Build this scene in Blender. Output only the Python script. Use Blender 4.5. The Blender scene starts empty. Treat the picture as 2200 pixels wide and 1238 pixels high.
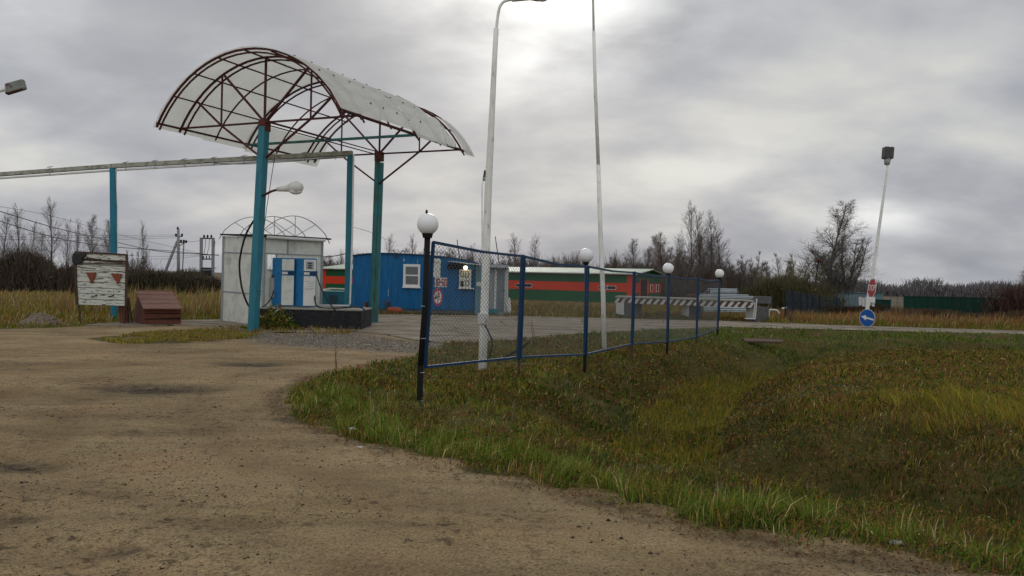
import bpy, math, random
import numpy as np
from mathutils import Vector, Matrix, Euler
random.seed(7)
RNG = np.random.default_rng(7)
SC = bpy.context.scene
COL = SC.collection
R = math.radians
# ------------------------------------------------------------------ camera
F = 1750.0; W0, H0 = 2200, 1238; EYE = 1.6
ROLL = R(1.4); PITCH = R(0.46)
Fv = Vector((0, math.cos(PITCH), -math.sin(PITCH)))
Rv = Vector((math.cos(ROLL), 0, math.sin(ROLL)))
Rv = (Rv - Fv * Rv.dot(Fv)).normalized()
Uv = Rv.cross(Fv)
cam_d = bpy.data.cameras.new('camera'); cam = bpy.data.objects.new('camera', cam_d); COL.objects.link(cam)
cam_d.sensor_width = 36; cam_d.lens = 36 * F / W0; cam_d.clip_start = 0.1; cam_d.clip_end = 5000
cam.matrix_world = Matrix(((Rv.x, Uv.x, -Fv.x, 0), (Rv.y, Uv.y, -Fv.y, 0), (Rv.z, Uv.z, -Fv.z, EYE), (0, 0, 0, 1)))
SC.camera = cam
# ------------------------------------------------------------------ light
SUN_AZ, SUN_EL = R(-3), R(24)
wd = bpy.data.worlds.new("World"); SC.world = wd; wd.use_nodes = True
nt = wd.node_tree; nt.nodes.clear()
def N(nt, t, **kw):
    n = nt.nodes.new(t)
    for k, v in kw.items(): setattr(n, k, v)
    return n
def mth(nt, op, a, b=None, c=None, clamp=False):
    n = nt.nodes.new('ShaderNodeMath'); n.operation = op; n.use_clamp = clamp
    for i, v in enumerate((a, b, c)):
        if v is None: continue
        if isinstance(v, (int, float)): n.inputs[i].default_value = v
        else: nt.links.new(v, n.inputs[i])
    return n.outputs[0]
def world_sky():
    L = nt.links.new
    tc = N(nt, 'ShaderNodeTexCoord'); D = tc.outputs['Generated']
    sp = N(nt, 'ShaderNodeSeparateXYZ'); L(D, sp.inputs[0])
    x, y, z = sp.outputs
    zz = mth(nt, 'ADD', mth(nt, 'MAXIMUM', z, 0.0), 0.36)
    cx = N(nt, 'ShaderNodeCombineXYZ')
    L(mth(nt, 'DIVIDE', x, zz), cx.inputs[0]); L(mth(nt, 'DIVIDE', y, zz), cx.inputs[1])
    def noise(scale, det, rough, off, dist=0.0):
        m = N(nt, 'ShaderNodeMapping'); L(cx.outputs[0], m.inputs[0]); m.inputs['Location'].default_value = off
        m.inputs['Scale'].default_value = (scale * .9, scale * 1.15, 1); m.inputs['Rotation'].default_value = (0, 0, R(6))
        n = N(nt, 'ShaderNodeTexNoise'); n.inputs['Scale'].default_value = 1; n.inputs['Detail'].default_value = det
        n.inputs['Roughness'].default_value = rough; n.inputs['Distortion'].default_value = dist; L(m.outputs[0], n.inputs[0]); return n.outputs[0]
    a = noise(1.25, 2, .45, (3.1, 1.7, 0), .3); b = noise(3.9, 6, .5, (7.3, 4.9, 2), .15)
    t = mth(nt, 'ADD', mth(nt, 'MULTIPLY', a, .62), mth(nt, 'MULTIPLY', b, .38))
    cr = N(nt, 'ShaderNodeValToRGB'); L(t, cr.inputs[0])
    e = cr.color_ramp.elements
    e[0].position = .38; e[0].color = (.31, .325, .365, 1)
    e[1].position = .64; e[1].color = (.64, .64, .615, 1)
    m1 = e.new(.47); m1.color = (.385, .40, .44, 1)
    m2 = e.new(.55); m2.color = (.50, .508, .525, 1)
    def spot(az, el, power, amp, squash=1.0):
        d = Vector((math.sin(az) * math.cos(el), math.cos(az) * math.cos(el), math.sin(el)))
        # anisotropic gaussian in direction space
        dx = mth(nt, 'SUBTRACT', x, d.x); dz = mth(nt, 'MULTIPLY', mth(nt, 'SUBTRACT', z, d.z), squash)
        r2 = mth(nt, 'ADD', mth(nt, 'MULTIPLY', dx, dx), mth(nt, 'MULTIPLY', dz, dz))
        g = mth(nt, 'EXPONENT', mth(nt, 'MULTIPLY', r2, -power))
        g = mth(nt, 'MULTIPLY', g, mth(nt, 'GREATER_THAN', y, 0.0))
        return mth(nt, 'MULTIPLY', g, amp)
    brk = mth(nt, 'ADD', mth(nt, 'MULTIPLY', b, 1.5), -.2, clamp=False)
    s = mth(nt, 'ADD', mth(nt, 'MULTIPLY', spot(R(1), R(20.5), 40, 1.0, 1.6), mth(nt, 'MULTIPLY', brk, 1.5)), mth(nt, 'MULTIPLY', spot(R(24), R(4.6), 420, .50, 2.2), brk))
    s = mth(nt, 'ADD', s, mth(nt, 'MULTIPLY', spot(R(-30), R(16), 40, .2, 1.2), brk))
    s = mth(nt, 'ADD', s, mth(nt, 'MULTIPLY', spot(R(14), R(8), 90, .13, 3), brk))
    s = mth(nt, 'MULTIPLY', s, 1.0)
    ad = N(nt, 'ShaderNodeMix'); ad.data_type = 'RGBA'; ad.blend_type = 'ADD'; ad.inputs[0].default_value = 1
    cs = N(nt, 'ShaderNodeCombineColor'); L(s, cs.inputs[0]); L(s, cs.inputs[1]); L(mth(nt, 'MULTIPLY', s, .93), cs.inputs[2])
    L(cr.outputs[0], ad.inputs[6]); L(cs.outputs[0], ad.inputs[7])
    # extra brightness added to the unseen sky behind the camera, lifting camera-facing surfaces
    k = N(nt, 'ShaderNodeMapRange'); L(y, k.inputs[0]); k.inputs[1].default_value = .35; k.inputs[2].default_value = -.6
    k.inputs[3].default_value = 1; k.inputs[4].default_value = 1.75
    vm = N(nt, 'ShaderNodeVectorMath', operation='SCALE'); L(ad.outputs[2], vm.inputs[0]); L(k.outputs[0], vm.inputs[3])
    sky = N(nt, 'ShaderNodeTexSky'); sky.sky_type = 'NISHITA'; sky.sun_disc = False
    sky.sun_elevation = SUN_EL; sky.sun_rotation = SUN_AZ; sky.air_density = 1.5; sky.dust_density = 3
    b1 = N(nt, 'ShaderNodeBackground'); b1.inputs[1].default_value = .002; L(sky.outputs[0], b1.inputs[0])
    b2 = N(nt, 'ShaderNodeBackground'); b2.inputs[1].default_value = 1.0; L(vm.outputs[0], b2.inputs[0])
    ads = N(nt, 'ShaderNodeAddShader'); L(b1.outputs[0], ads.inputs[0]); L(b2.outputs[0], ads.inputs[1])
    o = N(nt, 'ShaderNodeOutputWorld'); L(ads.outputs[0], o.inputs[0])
world_sky()
sl = bpy.data.lights.new('sun', 'SUN'); sl.energy = 0.6; sl.angle = R(18); sl.color = (1, .95, .87)
so = bpy.data.objects.new('sun', sl); COL.objects.link(so)
sd = Vector((math.sin(SUN_AZ) * math.cos(SUN_EL), math.cos(SUN_AZ) * math.cos(SUN_EL), math.sin(SUN_EL)))
so.rotation_euler = sd.to_track_quat('Z', 'Y').to_euler()
SC.view_settings.view_transform = 'Standard'; SC.view_settings.look = 'None'
SC.view_settings.exposure = 0; SC.view_settings.gamma = 1
SC.cycles.max_bounces = 8; SC.cycles.transparent_max_bounces = 16

# ------------------------------------------------------------------ geometry of the view, used to measure the place
def A(px, py, Y):
    d = Fv + Rv * ((px - W0 / 2) / F) - Uv * ((py - H0 / 2) / F)
    return Vector((0, 0, EYE)) + d * (Y / d.y)
def G(px, py, z=0.0):
    d = Fv + Rv * ((px - W0 / 2) / F) - Uv * ((py - H0 / 2) / F)
    return Vector((0, 0, EYE)) + d * ((z - EYE) / d.z)

# ------------------------------------------------------------------ numpy noise
_T = RNG.random((256, 256))
def vnoise(x, y, s=1.0, o=0):
    x = np.asarray(x, float) / s + 37.3 + o * 11.7; y = np.asarray(y, float) / s + 91.1 + o * 5.3
    xi = np.floor(x).astype(int); yi = np.floor(y).astype(int); fx = x - xi; fy = y - yi
    fx = fx * fx * (3 - 2 * fx); fy = fy * fy * (3 - 2 * fy)
    g = lambda a, b: _T[a & 255, b & 255]
    return (g(xi, yi) * (1 - fx) + g(xi + 1, yi) * fx) * (1 - fy) + (g(xi, yi + 1) * (1 - fx) + g(xi + 1, yi + 1) * fx) * fy
def fbm(x, y, s, n=4, o=0):
    r = 0; a = 1; t = 0
    for i in range(n): r = r + vnoise(x, y, s / 2 ** i, o + i * 3) * a; t += a; a *= .5
    return r / t
def sstep(t): t = np.clip(t, 0, 1); return t * t * (3 - 2 * t)
def inpoly(x, y, P):
    x = np.asarray(x, float); y = np.asarray(y, float); c = np.zeros(x.shape, bool); n = len(P)
    for i in range(n):
        x1, y1 = P[i]; x2, y2 = P[(i + 1) % n]
        if y1 == y2: continue
        m = ((y1 > y) != (y2 > y)) & (x < (x2 - x1) * (y - y1) / (y2 - y1) + x1); c ^= m
    return c
def pdist(x, y, P, closed=True):
    x = np.asarray(x, float); y = np.asarray(y, float); d = np.full(x.shape, 1e9); n = len(P)
    for i in range(n if closed else n - 1):
        x1, y1 = P[i]; x2, y2 = P[(i + 1) % n]; dx, dy = x2 - x1, y2 - y1; l = dx * dx + dy * dy + 1e-9
        t = np.clip(((x - x1) * dx + (y - y1) * dy) / l, 0, 1)
        d = np.minimum(d, np.hypot(x - x1 - t * dx, y - y1 - t * dy))
    return d
g2 = lambda px, py: tuple(G(px, py))[:2]
# ------------------------------------------------------------------ plan of the ground
NEAR_EDGE = [g2(*p) for p in ((2200, 719), (1550, 705), (1400, 710), (1250, 719), (1120, 733), (960, 739))]
VERGE_EDGE = [g2(*p) for p in ((900, 760), (830, 775), (740, 797), (660, 817), (612, 846), (602, 872), (640, 900), (700, 930),
              (760, 952), (850, 974), (1000, 1008), (1150, 1042), (1300, 1082), (1500, 1132), (1700, 1172), (1900, 1208), (2100, 1240), (2600, 1330))]
VERGE = [(80, 34.5)] + NEAR_EDGE + VERGE_EDGE + [(8, 1), (30, -6), (80, -6)]
CONC = [(80, 39.5)] + [g2(*p) for p in ((2200, 712.5), (1860, 702), (1550, 691), (1085, 680), (820, 676.5), (640, 678), (470, 688), (300, 691), (180, 700),
        (290, 702), (400, 699), (470, 702), (560, 716), (650, 716), (740, 712), (830, 720), (900, 734))] + NEAR_EDGE[::-1] + [(80, 34.5)]
FARLINE = [(-90, 21.5)] + [g2(*p) for p in ((-400, 706), (0, 707), (100, 705), (180, 701), (300, 692.5), (470, 689.5), (640, 680), (820, 678), (1085, 681.5), (1550, 692.5), (2200, 714))] + [(80, 39.3)]
DITCH = [(13, 3.2), (8.5, 5.2), (4.97, 7.7), (3.2, 9.3), (2.2, 11.8), (3.5, 16), (5.7, 21.3), (9.9, 25.9), (16.9, 26.6), (40, 28), (80, 29)]
GRAVEL = [g2(*p) for p in ((470, 702), (560, 718), (650, 718), (740, 714), (900, 735), (960, 741), (905, 757), (820, 752), (700, 746), (620, 742), (560, 735), (480, 722))]
def yfar(x):
    P = np.array(FARLINE); return np.interp(x, P[:, 0], P[:, 1])
def is_grass(x, y):
    return inpoly(x, y, VERGE) | (y > yfar(x))
def ground_z(x, y, rough=True):
    x = np.asarray(x, float); y = np.asarray(y, float)
    inv = inpoly(x, y, VERGE)
    dE = np.minimum(pdist(x, y, VERGE_EDGE, False), pdist(x, y, NEAR_EDGE + [(80, 34.5)][:0], False))
    dE = np.minimum(dE, np.where(x > NEAR_EDGE[0][0], np.abs(y - (32.4 + (x - 20) * .035)), 99))
    w = np.where(inv, sstep(dE / 1.3), 0)
    dd = pdist(x, y, DITCH, False) + (fbm(x, y, 1.6, 3, 5) - .5) * 1.0
    z = -1.0 * sstep(1 - dd / 2.6) * w - .13 * w
    z = z + w * ((fbm(x, y, 2.2, 4, 1) - .5) * .34 + (fbm(x, y, .5, 2, 8) - .5) * .09)
    # a small lip of turf along the drive
    z = z + np.where(inv, .03 * np.exp(-((dE - .5) / .35) ** 2), 0)
    dirt = ~inv & (y < yfar(x) - .2)
    z = z + np.where(dirt, (fbm(x, y, 3.0, 3, 3) - .5) * .10 + (fbm(x, y, .45, 3, 9) - .5) * .022, 0) * np.clip((24 - y) / 6, 0, 1)
    for (qx, qy, qr, qd) in PITS: z = z - qd * np.exp(-(((x - qx) / qr) ** 2 + ((y - qy) / (qr * .9)) ** 2))
    z = z - .018 * rut_mask(x, y)
    far = y > yfar(x)
    dF = np.clip(y - yfar(x), 0, 400)
    z = z + np.where(far, (fbm(x, y, 5, 3, 2) - .5) * .22 * sstep(dF / 3) - .06 * sstep(dF / 2), 0)
    # open field rising gently at the left beyond the hedge
    z = z + np.where(far, sstep((y - 90) / 160) * 2.2 * sstep((-5 - x) / 40), 0)
    return z
def rut_mask(x, y):
    d = pdist(x, y, VERGE_EDGE, False) + (fbm(x, y, 3, 2, 101) - .5) * .8; m = 0
    for c, w in ((.95, .16), (2.35, .18), (3.3, .15), (4.8, .18)): m = m + np.exp(-((d - c) / w) ** 2)
    return np.clip(m, 0, 1) * sstep((fbm(x, y, 2.5, 3, 103) - .36) * 5) * (~inpoly(x, y, VERGE)) * (y < 20)
PITS = [tuple(g2(235, 1172)) + (.27, .05), tuple(g2(40, 1108)) + (.25, .05), tuple(g2(40, 998)) + (.45, .05), tuple(g2(300, 925)) + (.7, .03), tuple(g2(330, 833)) + (1.3, .05), tuple(g2(540, 782)) + (.9, .05), tuple(g2(620, 1105)) + (.4, .02), tuple(g2(650, 900)) + (.6, .04)]
def gz(x, y): return float(ground_z(np.array([x]), np.array([y]))[0])

# ------------------------------------------------------------------ mesh helpers
def np_mesh(name, V, T, colors=None):
    """V (n,3), T (m,3) triangles"""
    me = bpy.data.meshes.new(name)
    me.vertices.add(len(V)); me.vertices.foreach_set('co', np.asarray(V, np.float32).ravel())
    me.loops.add(len(T) * 3); me.loops.foreach_set('vertex_index', np.asarray(T, np.int32).ravel())
    me.polygons.add(len(T)); me.polygons.foreach_set('loop_start', np.arange(0, len(T) * 3, 3, dtype=np.int32))
    me.polygons.foreach_set('loop_total', np.full(len(T), 3, np.int32))
    me.update(calc_edges=True)
    if colors is not None:
        a = me.color_attributes.new('tint', 'FLOAT_COLOR', 'POINT')
        c = np.ones((len(V), 4), np.float32); c[:, :3] = colors; a.data.foreach_set('color', c.ravel())
    return me
class MB:
    def __init__(s): s.v = []; s.f = []; s.m = []
    def add(s, vs, fs, mi=0):
        b = len(s.v); s.v += [Vector(q) for q in vs]; s.f += [tuple(b + i for i in f) for f in fs]; s.m += [mi] * len(fs); return s
    def box(s, c, size, rot=None, mi=0):
        c = Vector(c); hx, hy, hz = size[0] / 2, size[1] / 2, size[2] / 2
        M = rot if rot is not None else Matrix.Identity(3)
        if isinstance(rot, (int, float)): M = Matrix.Rotation(rot, 3, 'Z')
        vs = [c + M @ Vector((a * hx, b * hy, d * hz)) for a in (-1, 1) for b in (-1, 1) for d in (-1, 1)]
        return s.add(vs, [(0, 1, 3, 2), (4, 6, 7, 5), (0, 4, 5, 1), (2, 3, 7, 6), (0, 2, 6, 4), (1, 5, 7, 3)], mi)
    def bar(s, a, b, w, h=None, up=Vector((0, 0, 1)), mi=0, w2=None):
        a = Vector(a); b = Vector(b); h = h or w; d = (b - a).normalized()
        if abs(d.dot(up)) > .98: up = Vector((0, 1, 0))
        x = d.cross(up).normalized(); y = x.cross(d).normalized(); k = (w2 / w) if w2 else 1
        vs = [p + x * i * w / 2 * q + y * j * h / 2 * q for p, q in ((a, 1), (b, k)) for i, j in ((-1, -1), (1, -1), (1, 1), (-1, 1))]
        return s.add(vs, [(3, 2, 1, 0), (4, 5, 6, 7), (0, 1, 5, 4), (1, 2, 6, 5), (2, 3, 7, 6), (3, 0, 4, 7)], mi)
    def path(s, P, r, n=8, caps=True, mi=0):
        P = [Vector(p) for p in P]; rs = r if isinstance(r, (list, tuple)) else [r] * len(P); b = len(s.v); pr = None
        for i, p in enumerate(P):
            d = (P[min(i + 1, len(P) - 1)] - P[max(i - 1, 0)]).normalized()
            if pr is None:
                up = Vector((0, 0, 1)) if abs(d.z) < .95 else Vector((1, 0, 0)); x = d.cross(up).normalized()
            else: x = (pr - d * pr.dot(d)).normalized()
            pr = x; y = d.cross(x)
            for k in range(n):
                t = 2 * math.pi * k / n; s.v.append(p + (x * math.cos(t) + y * math.sin(t)) * rs[i])
        for i in range(len(P) - 1):
            for k in range(n):
                a = b + i * n + k; c = b + i * n + (k + 1) % n; s.f.append((a, c, c + n, a + n)); s.m.append(mi)
        if caps:
            s.f.append(tuple(b + k for k in range(n))[::-1]); s.f.append(tuple(b + (len(P) - 1) * n + k for k in range(n))); s.m += [mi, mi]
        return s
    def tube(s, a, b, r0, r1=None, n=8, mi=0): return s.path([a, b], [r0, r1 if r1 is not None else r0], n, True, mi)
    def sphere(s, c, r, nu=24, nv=14, sc=(1, 1, 1), mi=0):
        c = Vector(c); vs = []; fs = []
        for j in range(nv + 1):
            t = math.pi * j / nv
            for i in range(nu):
                p = 2 * math.pi * i / nu; vs.append(c + Vector((r * sc[0] * math.sin(t) * math.cos(p), r * sc[1] * math.sin(t) * math.sin(p), r * sc[2] * math.cos(t))))
        for j in range(nv):
            for i in range(nu):
                a = j * nu + i; b = j * nu + (i + 1) % nu; fs.append((a, a + nu, b + nu, b))
        return s.add(vs, fs, mi)
    def prism(s, pts, vec, mi=0):
        """planar polygon pts extruded by vec"""
        n = len(pts); pts = [Vector(p) for p in pts]; vec = Vector(vec)
        nrm = Vector((0, 0, 0))
        for i in range(n): nrm += pts[i].cross(pts[(i + 1) % n])
        if nrm.dot(vec) > 0: pts = pts[::-1]
        return s.add(pts + [p + vec for p in pts], [tuple(range(n)), tuple(range(2 * n - 1, n - 1, -1))] + [(i + n, i + n - 0, 0, 0)[:0] or (i, i + n, (i + 1) % n + n, (i + 1) % n) for i in range(n)], mi)
    def disc(s, c, r, nrm, th=.01, n=28, rin=0, mi=0, updir=Vector((0, 0, 1)), a0=0):
        c = Vector(c); nrm = Vector(nrm).normalized(); x = updir.cross(nrm).normalized(); y = nrm.cross(x)
        P = lambda rr, k: x * rr * math.cos(a0 + 2 * math.pi * k / n) + y * rr * math.sin(a0 + 2 * math.pi * k / n)
        if rin == 0: return s.prism([c + P(r, k) for k in range(n)], nrm * th, mi)
        vs = []
        for q in (0, th):
            for rr in (r, rin):
                vs += [c + P(rr, k) + nrm * q for k in range(n)]
        fs = []
        for k in range(n):
            j = (k + 1) % n
            fs += [(k, j, n + j, n + k)[::-1], (2 * n + k, 2 * n + j, 3 * n + j, 3 * n + k), (k, j, 2 * n + j, 2 * n + k), (n + k, 3 * n + k, 3 * n + j, n + j)]
        return s.add(vs, fs, mi)
    def build(s, name, mat, parent=None, O=None, smooth=False, bevel=0):
        if O is None: O = OF.get(parent.name, Vector((0, 0, 0))) if parent else Vector((0, 0, 0))
        O = Vector(O)
        me = bpy.data.meshes.new(name); me.from_pydata([tuple(v - O) for v in s.v], [], s.f)
        for m in (mat if isinstance(mat, (list, tuple)) else [mat]): me.materials.append(m)
        me.polygons.foreach_set('material_index', s.m)
        if smooth: me.polygons.foreach_set('use_smooth', [True] * len(me.polygons))
        me.update(); o = bpy.data.objects.new(name, me); COL.objects.link(o)
        if parent: o.parent = parent
        else: o.location = O
        OF[o.name] = O
        if bevel:
            md = o.modifiers.new('bevel', 'BEVEL'); md.width = bevel; md.segments = 2; md.limit_method = 'ANGLE'
        return o
OF = {}
def tag(o, label=None, cat=None, group=None, kind=None):
    if label: o['label'] = label
    if cat: o['category'] = cat
    if group: o['group'] = group
    if kind: o['kind'] = kind
    return o
def thing(name, label, cat, loc, group=None):
    o = bpy.data.objects.new(name, None); COL.objects.link(o); o.location = loc; OF[o.name] = Vector(loc)
    o.empty_display_size = .3
    return tag(o, label, cat, group)
def dup(root, loc, rotz=0, scale=None, label=None):
    r = root.copy(); COL.objects.link(r); r.location = loc; r.rotation_euler = (0, 0, rotz)
    if scale is not None: r.scale = scale
    if label: r['label'] = label
    for ch in list(root.children):
        c = ch.copy(); COL.objects.link(c); c.parent = r
        for g in list(ch.children):
            d = g.copy(); COL.objects.link(d); d.parent = c
    return r
# ------------------------------------------------------------------ materials
def mat(name, col, rough=.6, var=.15, vs=3.0, dirt=None, dthr=.62, ds=4.0, bump=.1, bs=30, metal=0, stretch=(1, 1, 1), coat=0, emis=None, dsoft=.05):
    m = bpy.data.materials.new(name); m.use_nodes = True; t = m.node_tree; L = t.links.new
    p = t.nodes['Principled BSDF']; p.inputs['Roughness'].default_value = rough; p.inputs['Metallic'].default_value = metal
    p.inputs['Specular IOR Level'].default_value = .22
    tc = N(t, 'ShaderNodeTexCoord'); mp = N(t, 'ShaderNodeMapping'); L(tc.outputs['Object'], mp.inputs[0]); mp.inputs['Scale'].default_value = stretch
    n1 = N(t, 'ShaderNodeTexNoise'); L(mp.outputs[0], n1.inputs[0]); n1.inputs['Scale'].default_value = vs; n1.inputs['Detail'].default_value = 6; n1.inputs['Roughness'].default_value = .65
    mr = N(t, 'ShaderNodeMapRange'); L(n1.outputs[0], mr.inputs[0]); mr.inputs[1].default_value = .3; mr.inputs[2].default_value = .7
    mr.inputs[3].default_value = 1 - var; mr.inputs[4].default_value = 1 + var
    v = N(t, 'ShaderNodeVectorMath', operation='SCALE'); v.inputs[0].default_value = col[:3]; L(mr.outputs[0], v.inputs[3])
    out = v.outputs[0]
    if dirt:
        n2 = N(t, 'ShaderNodeTexNoise'); L(mp.outputs[0], n2.inputs[0]); n2.inputs['Scale'].default_value = ds; n2.inputs['Detail'].default_value = 7; n2.inputs['Roughness'].default_value = .7
        r2 = N(t, 'ShaderNodeMapRange'); L(n2.outputs[0], r2.inputs[0]); r2.inputs[1].default_value = dthr - dsoft; r2.inputs[2].default_value = dthr + dsoft
        mx = N(t, 'ShaderNodeMix', data_type='RGBA'); L(r2.outputs[0], mx.inputs[0]); L(out, mx.inputs[6]); mx.inputs[7].default_value = (*dirt, 1); out = mx.outputs[2]
    L(out, p.inputs['Base Color'])
    if bump:
        n3 = N(t, 'ShaderNodeTexNoise'); L(mp.outputs[0], n3.inputs[0]); n3.inputs['Scale'].default_value = bs; n3.inputs['Detail'].default_value = 4
        b = N(t, 'ShaderNodeBump'); b.inputs['Strength'].default_value = bump; b.inputs['Distance'].default_value = .02; L(n3.outputs[0], b.inputs['Height']); L(b.outputs[0], p.inputs['Normal'])
    if emis: p.inputs['Emission Color'].default_value = (*emis[0], 1); p.inputs['Emission Strength'].default_value = emis[1]
    return m
M = {}
M['teal'] = mat('teal_paint', (.03, .175, .225), .5, .18, 2.5, (.05, .07, .06), .63, 6, .15, 40, stretch=(2, 2, .5))
M['teal_dark'] = mat('weathered_teal_paint', (.045, .20, .21), .6, .25, 2.5, (.09, .10, .05), .56, 3, .2, 40, stretch=(2, 2, .35), dsoft=.1)
M['blue_pole'] = mat('bright_blue_paint', (.018, .18, .26), .5, .15, 2.5, (.04, .08, .1), .66, 6, .1, 40)
M['kiosk'] = mat('kiosk_blue_paint', (.005, .115, .29), .5, .28, 2.0, (.02, .10, .15), .60, 2.2, .1, 40, stretch=(3, 3, .5), dsoft=.12)
M['pump_blue'] = mat('dispenser_blue_paint', (.017, .16, .35), .45, .12, 3, (.01, .025, .05), .63, 11, .05, 40)
M['white'] = mat('white_paint', (.70, .70, .67), .5, .07, 3, (.42, .40, .33), .68, 6, .05, 40)
M['panel'] = mat('grey_white_panel', (.68, .69, .61), .55, .08, 1.6, (.42, .42, .36), .62, 2.5, .05, 30, dsoft=.15)
M['alu'] = mat('dull_aluminium', (.30, .33, .33), .5, .12, 5, bump=.05)
M['pole_white'] = mat('whitewashed_steel', (.80, .80, .73), .6, .12, 4, (.20, .17, .12), .63, 7, .15, 40, stretch=(3, 3, .6))
M['maroon'] = mat('maroon_primer', (.065, .014, .012), .6, .3, 5, bump=.1)
M['black'] = mat('black_paint', (.011, .011, .011), .8, .2, 5, bump=.1)
M['fence_blue'] = mat('fence_blue_paint', (.006, .04, .10), .45, .22, 5, (.03, .03, .04), .68, 12, .1, 50)
M['wire'] = mat('dull_wire', (.12, .12, .115), .55, .2, 30, bump=0)
M['globe'] = mat('opal_glass', (.86, .86, .84), .25, .03, 3, bump=0)
M['rubber'] = mat('black_rubber', (.012, .012, .013), .45, .1, 5, bump=0)
M['tar'] = mat('bitumen_black', (.022, .022, .024), .75, .35, 5, (.05, .048, .045), .6, 7, .5, 14)
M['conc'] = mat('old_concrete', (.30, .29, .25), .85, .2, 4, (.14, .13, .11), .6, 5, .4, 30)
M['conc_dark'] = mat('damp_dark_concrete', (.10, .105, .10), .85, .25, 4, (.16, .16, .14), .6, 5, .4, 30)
M['limewash'] = mat('chipped_limewash', (.58, .58, .54), .8, .1, 5, (.13, .12, .10), .62, 5, .2, 30)
M['rust'] = mat('rusty_red', (.10, .032, .02), .8, .3, 8, (.06, .03, .02), .6, 10, .3, 30)
M['red_wood'] = mat('red_brown_boards', (.135, .048, .030), .75, .3, 2, (.06, .035, .03), .6, 5, .3, 30, stretch=(1, 3, 7))
M['lid_wood'] = mat('faded_red_boards', (.20, .095, .068), .75, .25, 2, (.09, .05, .045), .62, 6, .3, 30, stretch=(1, 5, 5))
M['peel'] = mat('peeling_white_boards', (.60, .61, .53), .7, .12, 3, (.085, .07, .05), .565, 3.2, .3, 30, stretch=(1, 1, 9), dsoft=.015)
M['brown'] = mat('dark_brown_timber', (.075, .045, .03), .8, .3, 6, bump=.3)
M['red_sign'] = mat('sign_red', (.36, .012, .02), .45, .06, 5, bump=0)
M['digit_red'] = mat('digit_red', (.40, .012, .035), .5, .05, 5, bump=0)
M['blue_sign'] = mat('sign_blue', (.010, .095, .36), .45, .08, 5, bump=0)
M['bgreen'] = mat('barn_green_sheet', (.006, .095, .03), .55, .12, .6, bump=.1, bs=12)
M['borange'] = mat('barn_orange_red_sheet', (.62, .045, .012), .55, .07, .6, bump=.1, bs=12)
M['roof_green'] = mat('pale_green_roof_sheet', (.20, .30, .20), .45, .10, .7, bump=.1, bs=12)
M['glass'] = mat('dark_window', (.015, .017, .02), .08, .05, 3, bump=0)
M['glass2'] = mat('mirror_window', (.45, .47, .5), .06, .02, 3, bump=0, metal=1)
M['curtain'] = mat('grey_curtain', (.15, .16, .155), .4, .2, 8, bump=.1, stretch=(6, 1, 1))
M['galv'] = mat('galvanised_steel', (.38, .42, .43), .45, .15, 3, bump=.05)
M['galv_dark'] = mat('slate_blue_sheet', (.13, .19, .21), .5, .12, .6, bump=.1, bs=12)
M['dgreen'] = mat('dark_green_sheet', (.003, .035, .022), .55, .3, 1.2, bump=.1, bs=12, stretch=(3, 3, .2))
M['navy'] = mat('navy_mesh_paint', (.03, .05, .075), .6, .2, 3, bump=0)
M['pole_conc'] = mat('concrete_pole', (.24, .245, .235), .8, .15, 5, bump=.2)
M['cable'] = mat('black_cable', (.015, .015, .016), .6, .1, 5, bump=0)
M['lamp_lit'] = mat('lit_bulb', (1, .9, .7), .4, 0, 3, bump=0, emis=((1, .78, .42), 5))
M['paper'] = mat('paper', (.62, .62, .58), .7, .1, 8, bump=0)
M['ink'] = mat('dark_ink', (.03, .03, .03), .7, .1, 8, bump=0)
M['pinkring'] = mat('pale_pink_rim', (.42, .18, .2), .5, .1, 8, bump=0)
M['bark'] = mat('grey_brown_bark', (.085, .072, .06), .85, .3, 2, bump=0)
M['birch'] = mat('birch_bark', (.28, .27, .24), .8, .2, 2, (.05, .045, .04), .55, 6, 0, stretch=(1, 1, 2))
M['twig'] = mat('bare_twigs', (.16, .132, .11), .85, .35, .25, bump=0)
M['twig_red'] = mat('reddish_twigs', (.19, .12, .09), .85, .3, .25, bump=0)
M['twig_olive'] = mat('olive_twigs', (.16, .14, .07), .85, .35, .25, bump=0)
M['litter'] = mat('white_plastic', (.75, .75, .73), .5, .08, 8, bump=.1)
# beige steel of the overhead pipe
M['pipe'] = mat('dirty_cream_pipe', (.36, .36, .29), .55, .2, 3, (.13, .12, .09), .58, 5, .15, 40, dsoft=.1)

def sheet_mat():
    m = bpy.data.materials.new('cloudy_polycarbonate'); m.use_nodes = True; t = m.node_tree; t.nodes.clear(); L = t.links.new
    tc = N(t, 'ShaderNodeTexCoord'); n = N(t, 'ShaderNodeTexNoise'); L(tc.outputs['Object'], n.inputs[0]); n.inputs['Scale'].default_value = 1.3; n.inputs['Detail'].default_value = 5
    cr = N(t, 'ShaderNodeValToRGB'); L(n.outputs[0], cr.inputs[0]); cr.color_ramp.elements[0].color = (.84, .85, .76, 1); cr.color_ramp.elements[1].color = (.96, .96, .90, 1)
    cr.color_ramp.elements[0].position = .3; cr.color_ramp.elements[1].position = .7
    d = N(t, 'ShaderNodeBsdfDiffuse'); tr = N(t, 'ShaderNodeBsdfTranslucent'); L(cr.outputs[0], d.inputs[0]); L(cr.outputs[0], tr.inputs[0])
    mx = N(t, 'ShaderNodeMixShader'); mx.inputs[0].default_value = .5; L(d.outputs[0], mx.inputs[1]); L(tr.outputs[0], mx.inputs[2])
    tp = N(t, 'ShaderNodeBsdfTransparent'); m2 = N(t, 'ShaderNodeMixShader'); m2.inputs[0].default_value = .05; L(mx.outputs[0], m2.inputs[1]); L(tp.outputs[0], m2.inputs[2])
    o = N(t, 'ShaderNodeOutputMaterial'); L(m2.outputs[0], o.inputs[0]); return m
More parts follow.
